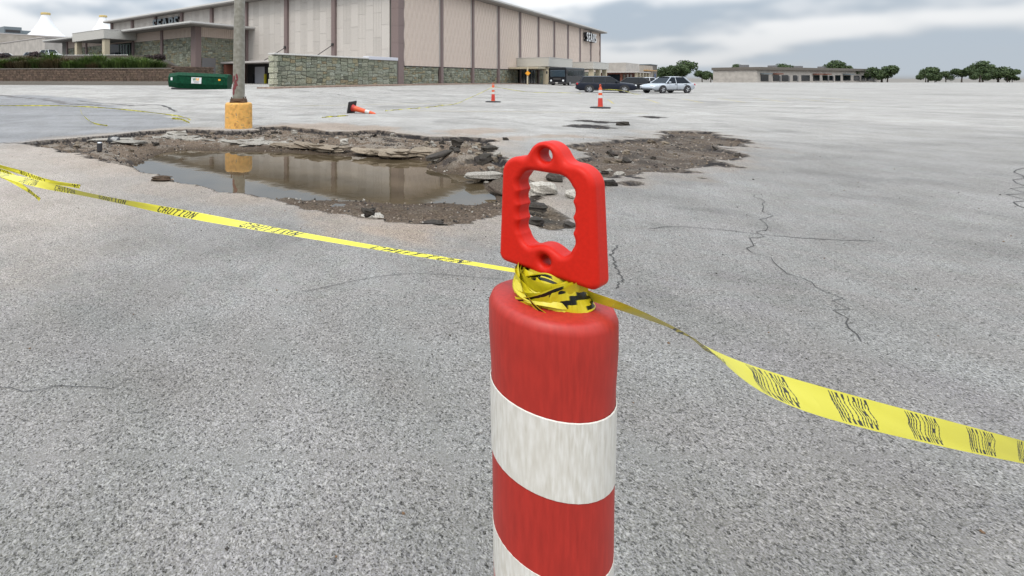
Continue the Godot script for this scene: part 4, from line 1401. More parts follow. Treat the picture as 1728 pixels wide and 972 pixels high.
func surface_net(f: Callable, lo: Vector3, hi: Vector3, s: float, tint: Callable) -> ArrayMesh:
	var n := Vector3i(((hi - lo) / s).ceil()) + Vector3i.ONE
	var val := PackedFloat32Array()
	val.resize(n.x * n.y * n.z)
	var at := 0
	for k in n.z:
		for j in n.y:
			for i in n.x:
				val[at] = f.call(lo + Vector3(i, j, k) * s)
				at += 1
	var sy := n.x
	var sz := n.x * n.y
	var id := PackedInt32Array()
	id.resize(val.size())
	id.fill(-1)
	var v := PackedVector3Array()
	var off := [0, 1, sy, sy + 1, sz, sz + 1, sz + sy, sz + sy + 1]
	for k in n.z - 1:
		for j in n.y - 1:
			for i in n.x - 1:
				var b := k * sz + j * sy + i
				var neg := 0
				for o in 8: neg += 1 if val[b + off[o]] < 0 else 0
				if neg == 0 or neg == 8: continue
				var sum := Vector3.ZERO
				var c := 0
				for e in [[0, 1], [2, 3], [4, 5], [6, 7], [0, 2], [1, 3], [4, 6], [5, 7], [0, 4], [1, 5], [2, 6], [3, 7]]:
					var va := val[b + off[e[0]]]
					var vb := val[b + off[e[1]]]
					if (va < 0) != (vb < 0):
						var tt := va / (va - vb)
						var pa := Vector3(e[0] & 1, (e[0] >> 1) & 1, e[0] >> 2)
						var pb := Vector3(e[1] & 1, (e[1] >> 1) & 1, e[1] >> 2)
						sum += pa.lerp(pb, tt)
						c += 1
				id[b] = v.size()
				v.append(lo + (Vector3(i, j, k) + sum / c) * s)
	var idx := PackedInt32Array()
	var strides := [1, sy, sz]
	for k in range(1, n.z - 1):
		for j in range(1, n.y - 1):
			for i in range(1, n.x - 1):
				var b := k * sz + j * sy + i
				for ax in 3:
					var w: int = b + strides[ax]
					if (val[b] < 0) == (val[w] < 0): continue
					var u1: int = strides[(ax + 1) % 3]
					var u2: int = strides[(ax + 2) % 3]
					var q := [id[b - u1 - u2], id[b - u2], id[b], id[b - u1]]
					if q.has(-1): continue
					if val[b] < 0: idx.append_array([q[0], q[2], q[1], q[0], q[3], q[2]])
					else: idx.append_array([q[0], q[1], q[2], q[0], q[2], q[3]])
	var nn := PackedVector3Array()
	var cc := PackedColorArray()
	for p in v:
		var e := s * 0.6
		nn.append(Vector3(f.call(p + Vector3(e, 0, 0)) - f.call(p - Vector3(e, 0, 0)), f.call(p + Vector3(0, e, 0)) - f.call(p - Vector3(0, e, 0)), f.call(p + Vector3(0, 0, e)) - f.call(p - Vector3(0, 0, e))).normalized())
		cc.append(tint.call(p, nn[-1]))
	return indexed(v, nn, cc, idx)

func near_channelizer() -> void:
	# handle plate: left end farther, right end nearer the camera
	var ax := Vector3(0.594, 0, 0.805)          # along the plate, left to right
	var bk := Vector3(0.805, 0, -0.594)         # through the plate, away from the camera
	var mid := Vector3(0.2513, 0, -0.72) + ax * 0.0585 + bk * 0.018
	var low := EYE - 0.267
	var t := thing("channelizer_post", "big red plastic channelizer post with a looped grip handle, wrapped in tape", "traffic channelizer", Vector3(mid.x, 0, mid.z))
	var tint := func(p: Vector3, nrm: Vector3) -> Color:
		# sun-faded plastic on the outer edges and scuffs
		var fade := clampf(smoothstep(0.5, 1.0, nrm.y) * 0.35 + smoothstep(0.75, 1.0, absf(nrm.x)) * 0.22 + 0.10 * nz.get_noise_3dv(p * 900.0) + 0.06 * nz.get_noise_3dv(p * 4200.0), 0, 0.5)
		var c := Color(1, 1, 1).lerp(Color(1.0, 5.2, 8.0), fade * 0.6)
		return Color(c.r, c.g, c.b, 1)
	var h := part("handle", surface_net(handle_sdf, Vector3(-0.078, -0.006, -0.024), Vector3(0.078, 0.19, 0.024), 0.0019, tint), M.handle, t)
	h.transform = Transform3D(Basis(ax, Vector3.UP, -bk), Vector3(0, low, 0))
	var b := MB.new()
	b.lathe([Vector2(0.026, low - 0.075), Vector2(0.02, low - 0.02), Vector2(0.018, low + 0.004), Vector2(0, low + 0.006)], 20)
	part("neck", b.make(true), M.handle_plain, t)
	var top := EYE - 0.302
	b = MB.new()
	var prof := [Vector2(0.062, 0.06), Vector2(0.070, 0.30), Vector2(0.078, top - 0.10), Vector2(0.081, top - 0.05), Vector2(0.081, top - 0.014), Vector2(0.077, top - 0.004), Vector2(0.070, top), Vector2(0.03, top + 0.004), Vector2(0, top + 0.004)]
	b.lathe(prof, 48)
	part("body", b.make(true), M.handle_plain, t)
	for q in [[0.86, 0.96], [0.66, 0.76], [0.46, 0.56]]:
		b = MB.new()
		var r := func(y: float) -> float: return lerpf(0.062, 0.078, (y - 0.06) / (top - 0.16)) + 0.0012
		b.lathe([Vector2(r.call(q[0]) - 0.0005, q[0]), Vector2(r.call(q[0]) + 0.0005, q[0] + 0.001), Vector2(r.call(q[1]) + 0.0005, q[1] - 0.001), Vector2(r.call(q[1]) - 0.0005, q[1])], 40)
		part("reflective_band", b.make(), M.sheet, t)
	b = MB.new()
	b.lathe([Vector2(0.0, 0.0), Vector2(0.22, 0.0), Vector2(0.222, 0.03), Vector2(0.2, 0.05), Vector2(0.09, 0.075), Vector2(0, 0.08)], 8)
	part("base", b.make(), M.rubber, t)
	# caution tape: run from the left, wound round the neck, run off to the right
	var tp := thing("caution_tape", "yellow and black caution tape wound round the red post and strung both ways", "caution tape", Vector3.ZERO)
	var neck := Vector3(mid.x, EYE - 0.272, mid.z)
	rng.seed = 91
	for k in 15:
		var pts := []
		var half := []
		var tilt := rng.randf_range(-1.0, 1.0)
		var face := rng.randf() * TAU
		var yo := rng.randf_range(-0.042, 0.008)
		var hw := rng.randf_range(0.010, 0.019)
		var ph := rng.randf() * TAU
		for i in 49:
			var g := TAU * i / 48.0
			var y := clampf(yo + tilt * 0.022 * cos(g - face) + 0.004 * sin(g * 2 + ph), -0.056, 0.013)
			var r := 0.031 + 0.0010 * k + 0.0018 * sin(g * 3 + ph) + 0.0005 * sin(g * 8 + ph * 3)
			r += 0.006 * smoothstep(0.0, -0.035, y)
			var d := Vector3(cos(g), 0, sin(g))
			pts.append(neck + d * r + Vector3.UP * y)
			half.append((Vector3.UP * (0.75 + 0.3 * sin(g * 2 + ph)) + d * (0.38 * sin(g * 2 + ph * 2) - 0.1)).normalized() * hw * (0.85 + 0.35 * sin(g * 2 + ph)))
		part("wrap", ribbon(pts, half, k * 0.37, 1.4, 0.3), M.tape_deep, tp)
	b = MB.new()
	b.lathe([Vector2(0.030, -0.04), Vector2(0.030, -0.01), Vector2(0.029, 0.003), Vector2(0.026, 0.007), Vector2(0.0, 0.007)], 24, neck)
	part("wrap", b.make(true), M.tape_dull, tp)
	# left run, sagging a little, twisted to a rope near the post and opening out further away
	var a := neck + Vector3(-0.030, 0.000, -0.013)
	var z := Vector3(-1.93, 0.925, -2.62)
	var keys := []
	for i in 9:
		var f := i / 8.0
		keys.append(a.lerp(z, f) + Vector3.DOWN * 0.022 * 4 * f * (1 - f))
	var pts := smooth_path(keys, 12)
	var half := []
	for i in pts.size():
		var f := float(i) / (pts.size() - 1)
		var d: Vector3 = (pts[mini(i + 1, pts.size() - 1)] - pts[maxi(i - 1, 0)]).normalized()
		var view: Vector3 = (Vector3(0, EYE, 0) - pts[i]).normalized()
		var flat := d.cross(Vector3.UP).normalized()
		var wide := lerpf(0.0028, 0.0092, smoothstep(0.0, 0.2, f))
		wide = lerpf(wide, 0.0175, smoothstep(0.3, 0.95, f))
		var roll := 0.35 + 0.95 * sin(f * 9.5 + 0.3)
		half.append((Vector3.UP * cos(roll) + flat * sin(roll)).normalized() * wide)
	part("span", ribbon(pts, half, 0.2, 0.36, 0.45), M.tape, tp)
	a = neck + Vector3(0.036, -0.016, 0.02)
	pts = smooth_path([a, a + Vector3(0.10, -0.032, 0.03), Vector3(0.9, 0.78, -0.93), Vector3(2.3, 0.18, -1.55)], 12)
	half = []
	for i in pts.size():
		var f := float(i) / (pts.size() - 1)
		half.append((Vector3.UP * cos(f * 3.0 + 0.3) + Vector3.BACK * sin(f * 3.0 + 0.3)) * lerpf(0.0075, 0.03, smoothstep(0.0, 0.7, f)))
	part("span", ribbon(pts, half, 0.1, 0.36, 0.35), M.tape, tp)
	# loose ends hanging off a knot just left of the frame
	var ends := [["loose yellow tape end trailing down from the left edge, longest and lowest", [Vector3(-1.80, 0.905, -2.55), Vector3(-1.66, 0.88, -2.52), Vector3(-1.52, 0.825, -2.48), Vector3(-1.43, 0.782, -2.44)]],
		["thin black-printed tape end pointing right under the long tape", [Vector3(-1.80, 0.935, -2.60), Vector3(-1.62, 0.893, -2.58), Vector3(-1.45, 0.86, -2.52), Vector3(-1.24, 0.845, -2.45)]],
		["short printed tape end between the two other loose ends at left", [Vector3(-1.80, 0.92, -2.58), Vector3(-1.68, 0.895, -2.56), Vector3(-1.58, 0.865, -2.52), Vector3(-1.49, 0.85, -2.50)]]]
	for q in ends:
		pts = smooth_path(q[1], 8)
		half = []
		for i in pts.size(): half.append(Vector3(0.12, 0.9, 0.3 * sin(i * 0.4)).normalized() * 0.0105)
		solo("tape_end", ribbon(pts, half, rng.randf()), M.tape, q[0], "caution tape", "loose tape ends at the left edge")

# ------------------------------------------------------------------ rubble
func chunk(sd_: int, size: Vector3, c: Color, rough := 0.3, seg := 7) -> ArrayMesh:   # broken lump, origin at its middle
	var b := MB.new()
	var pts := []
	for j in seg + 1:
		var row := []
		for i in seg + 2:
			var el := -PI / 2 + PI * j / seg
			var az := TAU * (i % (seg + 1)) / (seg + 1)
			var d := Vector3(cos(el) * cos(az), sin(el), cos(el) * sin(az))
			var sq := d / maxf(maxf(absf(d.x), absf(d.y)), absf(d.z))
			d = d.lerp(sq, 0.55)
			var k := 1.0 + rough * nz2.get_noise_3dv(d * 95.0 + Vector3(sd_ * 31.0, sd_ * 17.0, 0)) * 1.6
			row.append(d * k * size / 2)
		pts.append(row)
	for j in seg:
		for i in seg + 1:
			var s := c * (1.0 + 0.18 * nz2.get_noise_3dv(pts[j][i] * 900.0))
			s.a = 1
			b.col = s
			b.quad(pts[j][i], pts[j + 1][i], pts[j + 1][i + 1], pts[j][i + 1])
	return b.make()

func lump(called: String, label: String, category: String, x: float, d: float, size: Vector3, c: Color, o := {}) -> MeshInstance3D:
	var m := solo(called, chunk(o.get("seed", int(absf(x * 97 + d * 31))), size, c, o.get("rough", 0.3), o.get("seg", 7)), M.rock, label, category, o.get("group", ""))
	m.position = Vector3(x, ground_at(x, d) + o.get("up", size.y * 0.28), -d)
	m.rotation = Vector3(o.get("tilt", 0.0), o.get("turn", 0.0), o.get("roll", 0.0))
	return m

func build_rubble() -> void:
	var dark := Color(0.066, 0.059, 0.052)
	var pale := Color(0.44, 0.415, 0.375)
	var tan := Color(0.30, 0.25, 0.195)
	# pale shelf rock laid bare along the far bank
	var shelves := [["long pale limestone shelf jutting over the water under the toppled cone", [Vector2(0.62, 10.35), Vector2(0.95, 10.15), Vector2(1.45, 10.05), Vector2(1.95, 9.95)], 0.26, tan * 1.25],
		["pale undercut shelf of rock left of the long limestone shelf", [Vector2(-1.15, 11.25), Vector2(-0.75, 11.15), Vector2(-0.3, 10.85), Vector2(0.2, 10.65)], 0.2, tan * 1.1],
		["broad whitish concrete ledge on the bank in front of the yellow footing", [Vector2(-2.75, 11.95), Vector2(-2.2, 11.7), Vector2(-1.7, 11.5), Vector2(-1.25, 11.45)], 0.24, pale],
		["long whitish ledge on the bank left of the yellow footing", [Vector2(-4.35, 12.3), Vector2(-3.9, 12.25), Vector2(-3.3, 12.1), Vector2(-2.9, 12.0)], 0.22, pale * 0.9]]
	rng.seed = 77
	for q in shelves:
		var first: Vector2 = q[1][0]
		var led := thing("rock_ledge", q[0], "rock ledge", Vector3(first.x, 0, -first.y), 0.0, "pale ledges along the far bank")
		var keys := []
		for p in q[1]: keys.append(Vector3(p.x, 0, -p.y))
		var pts := smooth_path(keys, 3)
		for i in pts.size():
			var f := float(i) / (pts.size() - 1)
			var w: float = q[2] * (0.5 + 0.5 * sin(PI * f)) * rng.randf_range(0.75, 1.3)
			var sz := Vector3(rng.randf_range(0.34, 0.62), w * rng.randf_range(0.34, 0.6), w * 1.7)
			var o := part("rock", chunk(500 + rng.randi() % 900, sz, q[3] * rng.randf_range(0.82, 1.08), 0.42, 8), M.rock, led)
			o.position = pts[i] - led.position + Vector3(rng.randf_range(-0.05, 0.05), -0.13 + rng.randf_range(-0.03, 0.02), rng.randf_range(-0.09, 0.06))
			var d: Vector3 = pts[mini(i + 1, pts.size() - 1)] - pts[maxi(i - 1, 0)]
			o.rotation = Vector3(rng.randf_range(-0.12, 0.2), atan2(-d.z, d.x) + rng.randf_range(-0.4, 0.4), rng.randf_range(-0.12, 0.12))
	# asphalt and concrete pieces worth telling apart
	lump("asphalt_slab", "broken grey asphalt slab sliding into the water behind the red handle", "asphalt slab", 2.38, 6.8, Vector3(0.34, 0.08, 0.5), Color(0.12, 0.098, 0.08), {"tilt": 0.16, "roll": 0.34, "turn": 0.5, "up": 0.06, "rough": 0.18})
	lump("concrete_slab", "flat whitish concrete slab on the bank left of the red handle", "concrete slab", 2.36, 7.75, Vector3(0.62, 0.12, 0.3), pale, {"tilt": -0.15, "turn": 0.2, "up": 0.09, "rough": 0.2})
	lump("asphalt_chunk", "big black asphalt chunk on the right bank close to the red handle", "asphalt chunk", 2.62, 8.6, Vector3(0.3, 0.18, 0.24), dark, {"turn": 0.4, "roll": 0.3})
	lump("asphalt_slab", "long dark asphalt slab tilted over the right end of the water", "asphalt slab", 2.0, 9.3, Vector3(0.6, 0.08, 0.2), dark * 1.3, {"roll": 0.22, "turn": 0.45, "up": 0.12, "rough": 0.2})
	lump("asphalt_chunk", "black asphalt lump at the top of the right-hand rubble bank", "asphalt chunk", 2.45, 9.75, Vector3(0.26, 0.14, 0.2), dark, {"turn": 1.0, "up": 0.12})
	lump("asphalt_chunk", "dark asphalt chunk beside the lump atop the right-hand bank", "asphalt chunk", 3.05, 9.6, Vector3(0.28, 0.1, 0.2), dark * 1.2, {"turn": 0.3, "up": 0.1})
	lump("limestone_block", "large pale limestone block seen through the red handle loop", "stone", 2.52, 5.95, Vector3(0.30, 0.17, 0.24), pale * 1.35, {"turn": 0.6, "rough": 0.4})
	lump("limestone_block", "smaller pale stone beside the block inside the handle loop", "stone", 2.78, 5.75, Vector3(0.16, 0.1, 0.14), pale * 1.25, {"turn": 1.6, "rough": 0.4})
	lump("asphalt_chunk", "black asphalt chunk seen through the upper left of the handle loop", "asphalt chunk", 2.62, 6.75, Vector3(0.24, 0.13, 0.2), dark, {"turn": 0.2})
	lump("asphalt_chunk", "black asphalt chunk seen through the upper right of the handle loop", "asphalt chunk", 3.0, 6.72, Vector3(0.26, 0.12, 0.2), dark * 1.2, {"turn": 1.2})
	lump("asphalt_chunk", "flat black asphalt piece across the loop's middle, above the gravel patch", "asphalt chunk", 2.02, 5.18, Vector3(0.42, 0.08, 0.16), dark, {"turn": -0.5, "up": 0.05})
	lump("asphalt_chunk", "black asphalt lump on the gravel patch, low left in the loop", "asphalt chunk", 1.93, 4.72, Vector3(0.15, 0.07, 0.12), dark, {"turn": 0.5})
	lump("asphalt_chunk", "black asphalt lump on the gravel patch, low right in the loop", "asphalt chunk", 2.24, 4.68, Vector3(0.13, 0.07, 0.1), dark, {"turn": 1.5})
	lump("asphalt_chunk", "left one of two black lumps on grey asphalt right of the handle", "asphalt chunk", 3.4, 6.28, Vector3(0.085, 0.07, 0.08), dark * 0.7, {"turn": 0.5})
	lump("asphalt_chunk", "wider right one of two black lumps right of the handle", "asphalt chunk", 3.57, 6.38, Vector3(0.15, 0.085, 0.1), dark * 0.7, {"turn": 0.1})
	lump("asphalt_chunk", "black broken lump standing on the near rim below the pale flat stone", "asphalt chunk", 0.37, 4.92, Vector3(0.13, 0.075, 0.08), dark, {"turn": 0.5, "up": 0.05, "rough": 0.55})
	lump("asphalt_chunk", "long black crust of asphalt on the near rim, right of centre", "asphalt chunk", 1.0, 4.86, Vector3(0.22, 0.05, 0.1), dark, {"turn": 0.1, "up": 0.05, "rough": 0.5})
	lump("concrete_piece", "flat whitish piece of concrete on the near mud shore", "concrete piece", 0.44, 5.48, Vector3(0.26, 0.05, 0.14), pale * 1.15, {"turn": 0.1, "up": 0.03})
	lump("white_stone", "round white stone on the far bank above the limestone shelf", "stone", 0.28, 11.3, Vector3(0.2, 0.14, 0.16), pale * 1.15, {"up": 0.07})
	lump("white_stone", "angular white stone on the bank right of the yellow footing", "stone", -0.95, 12.7, Vector3(0.16, 0.13, 0.14), pale * 1.2, {"up": 0.08})
	lump("concrete_piece", "flat pale sheet of concrete at the far left end of the hole", "concrete piece", -5.1, 11.55, Vector3(1.0, 0.07, 0.3), pale, {"turn": 0.1, "up": 0.05, "rough": 0.3})
	lump("concrete_piece", "pale broken sheet beside the far left concrete sheet", "concrete piece", -4.55, 11.2, Vector3(0.7, 0.06, 0.35), pale * 0.85, {"turn": -0.3, "up": 0.05, "rough": 0.4})
	lump("concrete_piece", "whitish rubble lump under the dark asphalt edge, left part of hole", "concrete piece", -3.95, 12.55, Vector3(0.5, 0.16, 0.3), pale * 1.05, {"turn": 0.3, "rough": 0.5})
	lump("mud_clod", "brown clod lying at the near left water's edge", "mud clod", -2.28, 6.68, Vector3(0.3, 0.06, 0.12), Color(0.10, 0.07, 0.05), {"turn": 0.1, "up": 0.03, "rough": 0.5})
	lump("asphalt_chunk", "lone black asphalt chunk on the light lot below the right-hand cone", "asphalt chunk", 8.45, 14.5, Vector3(0.34, 0.14, 0.24), dark, {"turn": 0.3})
	lump("asphalt_chunk", "small black chunk on the pale patch above the handle", "asphalt chunk", 3.85, 11.05, Vector3(0.13, 0.08, 0.1), dark, {})
	# a burst tyre piece with white inside and a small upright can
	var ty := thing("tire_scrap", "black curled tire scrap with a white inside, left bank", "tire scrap", Vector3(-4.95, ground_at(-4.95, 11.3) + 0.05, -11.3), 0.5)
	var b := MB.new()
	b.t = Transform3D(Basis(Vector3.RIGHT, 0.45).scaled(Vector3.ONE * 0.75), Vector3.ZERO)
	b.lathe([Vector2(0.09, -0.07), Vector2(0.17, -0.08), Vector2(0.19, 0), Vector2(0.17, 0.08), Vector2(0.09, 0.07)], 18)
	part("tread", b.make(), M.rubber, ty)
	part("white_core", chunk(5, Vector3(0.2, 0.16, 0.12), Color(0.6, 0.6, 0.6)), M.rock, ty)
	var can := thing("drink_can", "small dark can standing on the left bank of the hole", "can", Vector3(-4.55, ground_at(-4.55, 9.75), -9.75))
	b = MB.new()
	b.lathe([Vector2(0.04, 0), Vector2(0.05, 0.02), Vector2(0.05, 0.16), Vector2(0.036, 0.18), Vector2(0, 0.178)], 16)
	part("can_body", b.make(), M.dark, can)
	b = MB.new()
	b.lathe([Vector2(0.044, 0.171), Vector2(0.037, 0.184), Vector2(0, 0.182)], 16)
	part("lid", b.make(), M.chrome, can)
	# countable lumps scattered over the banks and the broken lot
	rng.seed = 7
	var protos := []
	for k in 6: protos.append(chunk(40 + k, Vector3(0.15, 0.10, 0.13), [dark, dark * 1.4, tan * 0.7, pale * 0.9, dark, tan][k], 0.5))
	var zones := [[Vector2(-5.8, 10.2), Vector2(-3.6, 12.2), 22, "dark or pale rubble lump on the left bank of the hole", "rubble on the left bank"],
		[Vector2(-3.4, 11.5), Vector2(1.5, 13.2), 60, "rubble lump on the muddy bank beyond the water", "rubble on the far bank"],
		[Vector2(1.9, 7.6), Vector2(3.3, 11.2), 80, "rubble lump on the right bank between water and handle", "rubble on the right bank"],
		[Vector2(3.2, 6.9), Vector2(8.8, 12.2), 44, "rubble lump on the torn dirt at the right", "rubble on the torn lot"],
		[Vector2(-0.3, 4.75), Vector2(1.9, 5.6), 22, "rubble lump along the near rim of the hole", "rubble on the near rim"]]
	for q in zones:
		var made := 0
		var tries := 0
		while made < q[2] and tries < 2000:
			tries += 1
			var x := rng.randf_range(q[0].x, q[1].x)
			var d := rng.randf_range(q[0].y, q[1].y)
			var y := ground_at(x, d)
			if (y > -0.018 and not (x > 1.9 and x < 3.0 and d > 8.6 and d < 10.6)) or y < -0.235: continue
			var o := solo("rubble_lump", protos[rng.randi() % 6], M.rock, q[3], "rubble", q[4])
			var s := lerpf(0.18, 0.95, pow(rng.randf(), 1.6)) * (0.55 if d < 6 else 1.0)
			o.scale = Vector3(s, s * rng.randf_range(0.7, 1.2), s)
			o.position = Vector3(x, y + 0.02 * s, -d)
			o.rotation = Vector3(rng.randf_range(-0.4, 0.4), rng.randf() * TAU, rng.randf_range(-0.4, 0.4))
			made += 1
	# gravel: too many and too small to count
	var mm := MultiMesh.new()
	mm.transform_format = MultiMesh.TRANSFORM_3D
	mm.use_colors = true
	mm.mesh = chunk(3, Vector3(1, 0.7, 0.85), Color.WHITE, 0.4, 4)
	var tf := []
	var cs := []
	var tries2 := 0
	while tf.size() < 5200 and tries2 < 60000:
		tries2 += 1
		var x := rng.randf_range(-6.5, 9.3)
		var d := rng.randf_range(4.3, 14.2)
		var y := ground_at(x, d)
		var loose := y < -0.012 and y > -0.236
		if not loose and rng.randf() > 0.012: continue
		if not loose and y < -0.1: continue
		if loose and x > 3.2 and rng.randf() < 0.6: continue
		var s := 0.011 + 0.03 * pow(rng.randf(), 2.0) * (0.65 if d < 6.5 else 1.0)
		if not loose: s *= 0.5
		tf.append(Transform3D(Basis.from_euler(Vector3(rng.randf() * 0.7, rng.randf() * TAU, rng.randf() * 0.7)).scaled(Vector3.ONE * s), Vector3(x, y + s * 0.2, -d)))
		var r := rng.randf()
		var c := Color(0.24, 0.20, 0.165) if r < 0.4 else Color(0.05, 0.047, 0.045) if r < 0.66 else Color(0.33, 0.31, 0.28) if r < 0.74 else Color(0.15, 0.12, 0.09)
		cs.append(c * rng.randf_range(0.8, 1.2))
	for k in 900:
		var x := rng.randf_range(-7, 9)
		var d := rng.randf_range(1.2, 12.0)
		var y := ground_at(x, d)
		if y < -0.01: continue
		var s := rng.randf_range(0.006, 0.014)
		tf.append(Transform3D(Basis.from_euler(Vector3(rng.randf(), rng.randf() * TAU, rng.randf())).scaled(Vector3(s, s * 0.6, s)), Vector3(x, y + s * 0.2, -d)))
		cs.append([Color(0.05, 0.045, 0.04), Color(0.3, 0.29, 0.27), Color(0.16, 0.10, 0.06)][rng.randi() % 3])
	mm.instance_count = tf.size()
	for i in tf.size():
		mm.set_instance_transform(i, tf[i])
		mm.set_instance_color(i, cs[i])
	var g := MultiMeshInstance3D.new()
	g.name = "gravel"
	g.multimesh = mm
	g.material_override = M.gravel
	add_child(g)
	stuff(g)
	g.set_meta("label", "loose grey and black gravel over the banks and torn lot")

func crack(keys: Array, wide: float, mat_: Material, called := "pavement_crack", jag := 0.0) -> void:   # a thin irregular strip lying on the lot; keys are (x, depth)
	var k3 := []
	for p in keys: k3.append(Vector3(p.x, 0, -p.y))
	var pts := smooth_path(k3, 10)
	var b := MB.new()
	var prev := []
	for i in pts.size():
		var d: Vector3 = (pts[mini(i + 1, pts.size() - 1)] - pts[maxi(i - 1, 0)]).normalized()
		var side := d.cross(Vector3.UP).normalized()
		var p: Vector3 = pts[i] + side * nz2.get_noise_2d(i * 37.0, wide * 9999) * wide * 2.5
		p += side * (nz2.get_noise_2d(i * 211.0, 31.0 + wide * 5000) * jag + nz.get_noise_2d(i * 90.0, 77.0) * jag * 2.0)
		p.y = lot_y(p.x, -p.z) + 0.004
		var w := wide * (0.6 + 0.8 * absf(nz2.get_noise_2d(i * 53.0, 7))) * (0.3 if i == 0 or i == pts.size() - 1 else 1.0)
		var cur := [p - side * w, p + side * w]
		if i > 0: b.quad(prev[0], prev[1], cur[1], cur[0])
		prev = cur
	struct(called, b.make(), mat_)

# ------------------------------------------------------------------ far buildings
func far_buildings() -> void:
	var a := thing("mall_building", "long low beige mall block with a plain corner behind the parked cars", "building", Vector3(-77.8, 0, -135), TURN)
	part("wall", box_mesh(Vector3(30, 8.3, -30), Vector3(60, 8.3, 60)), M.beige_far, a)
	part("coping", box_mesh(Vector3(30, 12.5, -30), Vector3(60.3, 0.25, 60.3)), M.trim, a)
	var c := thing("mall_building", "taller flat-roofed tan mall block behind the plain corner block", "building", Vector3(-113, 0, -170), TURN)
	part("wall", box_mesh(Vector3(15, 9.5, -30), Vector3(75, 14, 60)), M.tan_far, c)
	part("coping", box_mesh(Vector3(15, 16.6, -30), Vector3(75.4, 0.3, 60.3)), M.trim, c)
	var d := thing("rooftop_unit", "dark grey stepped rooftop block at the far left", "rooftop unit", Vector3(-124, 16, -192), TURN)
	part("housing", box_mesh(Vector3(0, 2.1, 0), Vector3(6, 5.6, 6), 0.1), M.slate, d)
	part("housing", box_mesh(Vector3(5.5, 1.5, 0), Vector3(6, 4.6, 5), 0.1), M.slate, d)
	part("louvre", box_mesh(Vector3(0, 3.2, 3.03), Vector3(5, 1.0, 0.1)), M.dark, d)
	for q in [[Vector3(-115, 0, -200), 1.0, "white tent-shaped fabric roof peak with a yellow ring, left one"], [Vector3(-105.7, 0, -230), 0.98, "white tent-shaped fabric roof peak beside the store roof, right one"]]:
		var t := thing("tent_roof", q[2], "tent roof", q[0], 0.0, "white fabric roof peaks")
		var top: float = 1.38 + (110.0 if q[1] == 1.0 else 105.5) * absf(q[0].z) / 840.0
		var b := MB.new()
		b.lathe([Vector2(26, top - 17), Vector2(15, top - 13.6), Vector2(8.2, top - 10.2), Vector2(4.6, top - 7.0), Vector2(2.7, top - 4.2), Vector2(1.9, top - 2.2), Vector2(1.55, top - 0.9)], 32)
		part("canopy", b.make(true), M.tent, t)
		b = MB.new()
		b.lathe([Vector2(1.6, top - 0.9), Vector2(1.78, top - 0.8), Vector2(1.78, top - 0.1), Vector2(1.6, top), Vector2(0, top)], 24)
		part("ring", b.make(), M.tent_ring, t)
	# right-hand wing of the mall
	var n := thing("mall_wing", "low beige mall wing with a brick storefront beyond the parked cars", "building", Vector3(82.7, 0, -140), TURN)
	part("wall", box_mesh(Vector3(10, 4.4, -12), Vector3(20, 2.6, 24)), M.beige_far, n)
	part("storefront", box_mesh(Vector3(10, 1.5, -12.4), Vector3(19.6, 3.2, 22.8)), M.redbrick, n)
	part("soffit", box_mesh(Vector3(10, 3.0, -10.6), Vector3(21.4, 0.3, 27), 0.03), M.trim, n)
	for x in [0.4, 4.9, 9.8, 14.8, 19.5]: part("column", box_mesh(Vector3(x, 1.4, 2.4), Vector3(0.55, 3.0, 0.55), 0.03), M.cream, n)
	for x in [2.6, 7.4, 12.3]: part("window", box_mesh(Vector3(x, 1.3, -0.95), Vector3(2.6, 2.2, 0.1)), M.glass, n)
	for z in [-3.0, -8.0, -13.0]: part("window", box_mesh(Vector3(0.15, 1.3, z), Vector3(0.1, 2.2, 3.0)), M.glass, n)
	var n2 := thing("mall_wing", "lower tan block joining the mall wing and the grey-brown building", "building", Vector3(99, 0, -158), TURN)
	part("wall", box_mesh(Vector3(8, 2.6, -8), Vector3(18, 5.6, 16)), M.tan_far, n2)
	part("window", box_mesh(Vector3(3, 2.2, 0.05), Vector3(5, 2.4, 0.1)), M.dark, n2)
	part("awning", box_mesh(Vector3(8, 3.8, 0.6), Vector3(17, 0.3, 1.4)), M.amber_dull, n2)
	var n3 := thing("office_building", "grey-brown flat-roofed building at the far right horizon", "building", Vector3(118, 0, -184), TURN)
	part("wall", box_mesh(Vector3(6, 3.0, -8), Vector3(15, 6.6, 16)), M.umber_far, n3)
	part("coping", box_mesh(Vector3(6, 6.35, -8), Vector3(15.3, 0.25, 16.3)), M.slate, n3)
	part("window", box_mesh(Vector3(2.5, 1.9, 0.05), Vector3(3.2, 2.6, 0.1)), M.glass, n3)
	part("door", box_mesh(Vector3(8.5, 1.5, 0.05), Vector3(2.4, 3.0, 0.1)), M.blue_far, n3)
	var n4 := thing("strip_mall", "long low shop row with dark windows at the right horizon", "building", Vector3(175, -0.6, -205), 0.45)
	part("wall", box_mesh(Vector3(60, 3.0, -8), Vector3(120, 6.4, 16)), M.beige_far, n4)
	part("roof_band", box_mesh(Vector3(60, 5.9, -7.6), Vector3(121, 1.2, 17.6), 0.05), M.umber_far, n4)
	rng.seed = 66
	var wx := 3.0
	while wx < 112.0:
		var ww := rng.randf_range(3.0, 8.5)
		part("window", box_mesh(Vector3(wx + ww / 2, 1.9, 0.06), Vector3(ww, rng.randf_range(2.2, 2.8), 0.12)), M.glass, n4)
		if rng.randf() < 0.5: part("awning", box_mesh(Vector3(wx + ww / 2, 3.7, 0.7), Vector3(ww + 0.8, 0.5, 1.4)), [M.amber_dull, M.slate, M.redbrick][rng.randi() % 3], n4)
		if rng.randf() < 0.6: part("door", box_mesh(Vector3(wx + ww + 0.8, 1.6, 0.05), Vector3(1.1, 2.3, 0.1)), M.grey_metal, n4)
		wx += ww + rng.randf_range(1.8, 4.5)
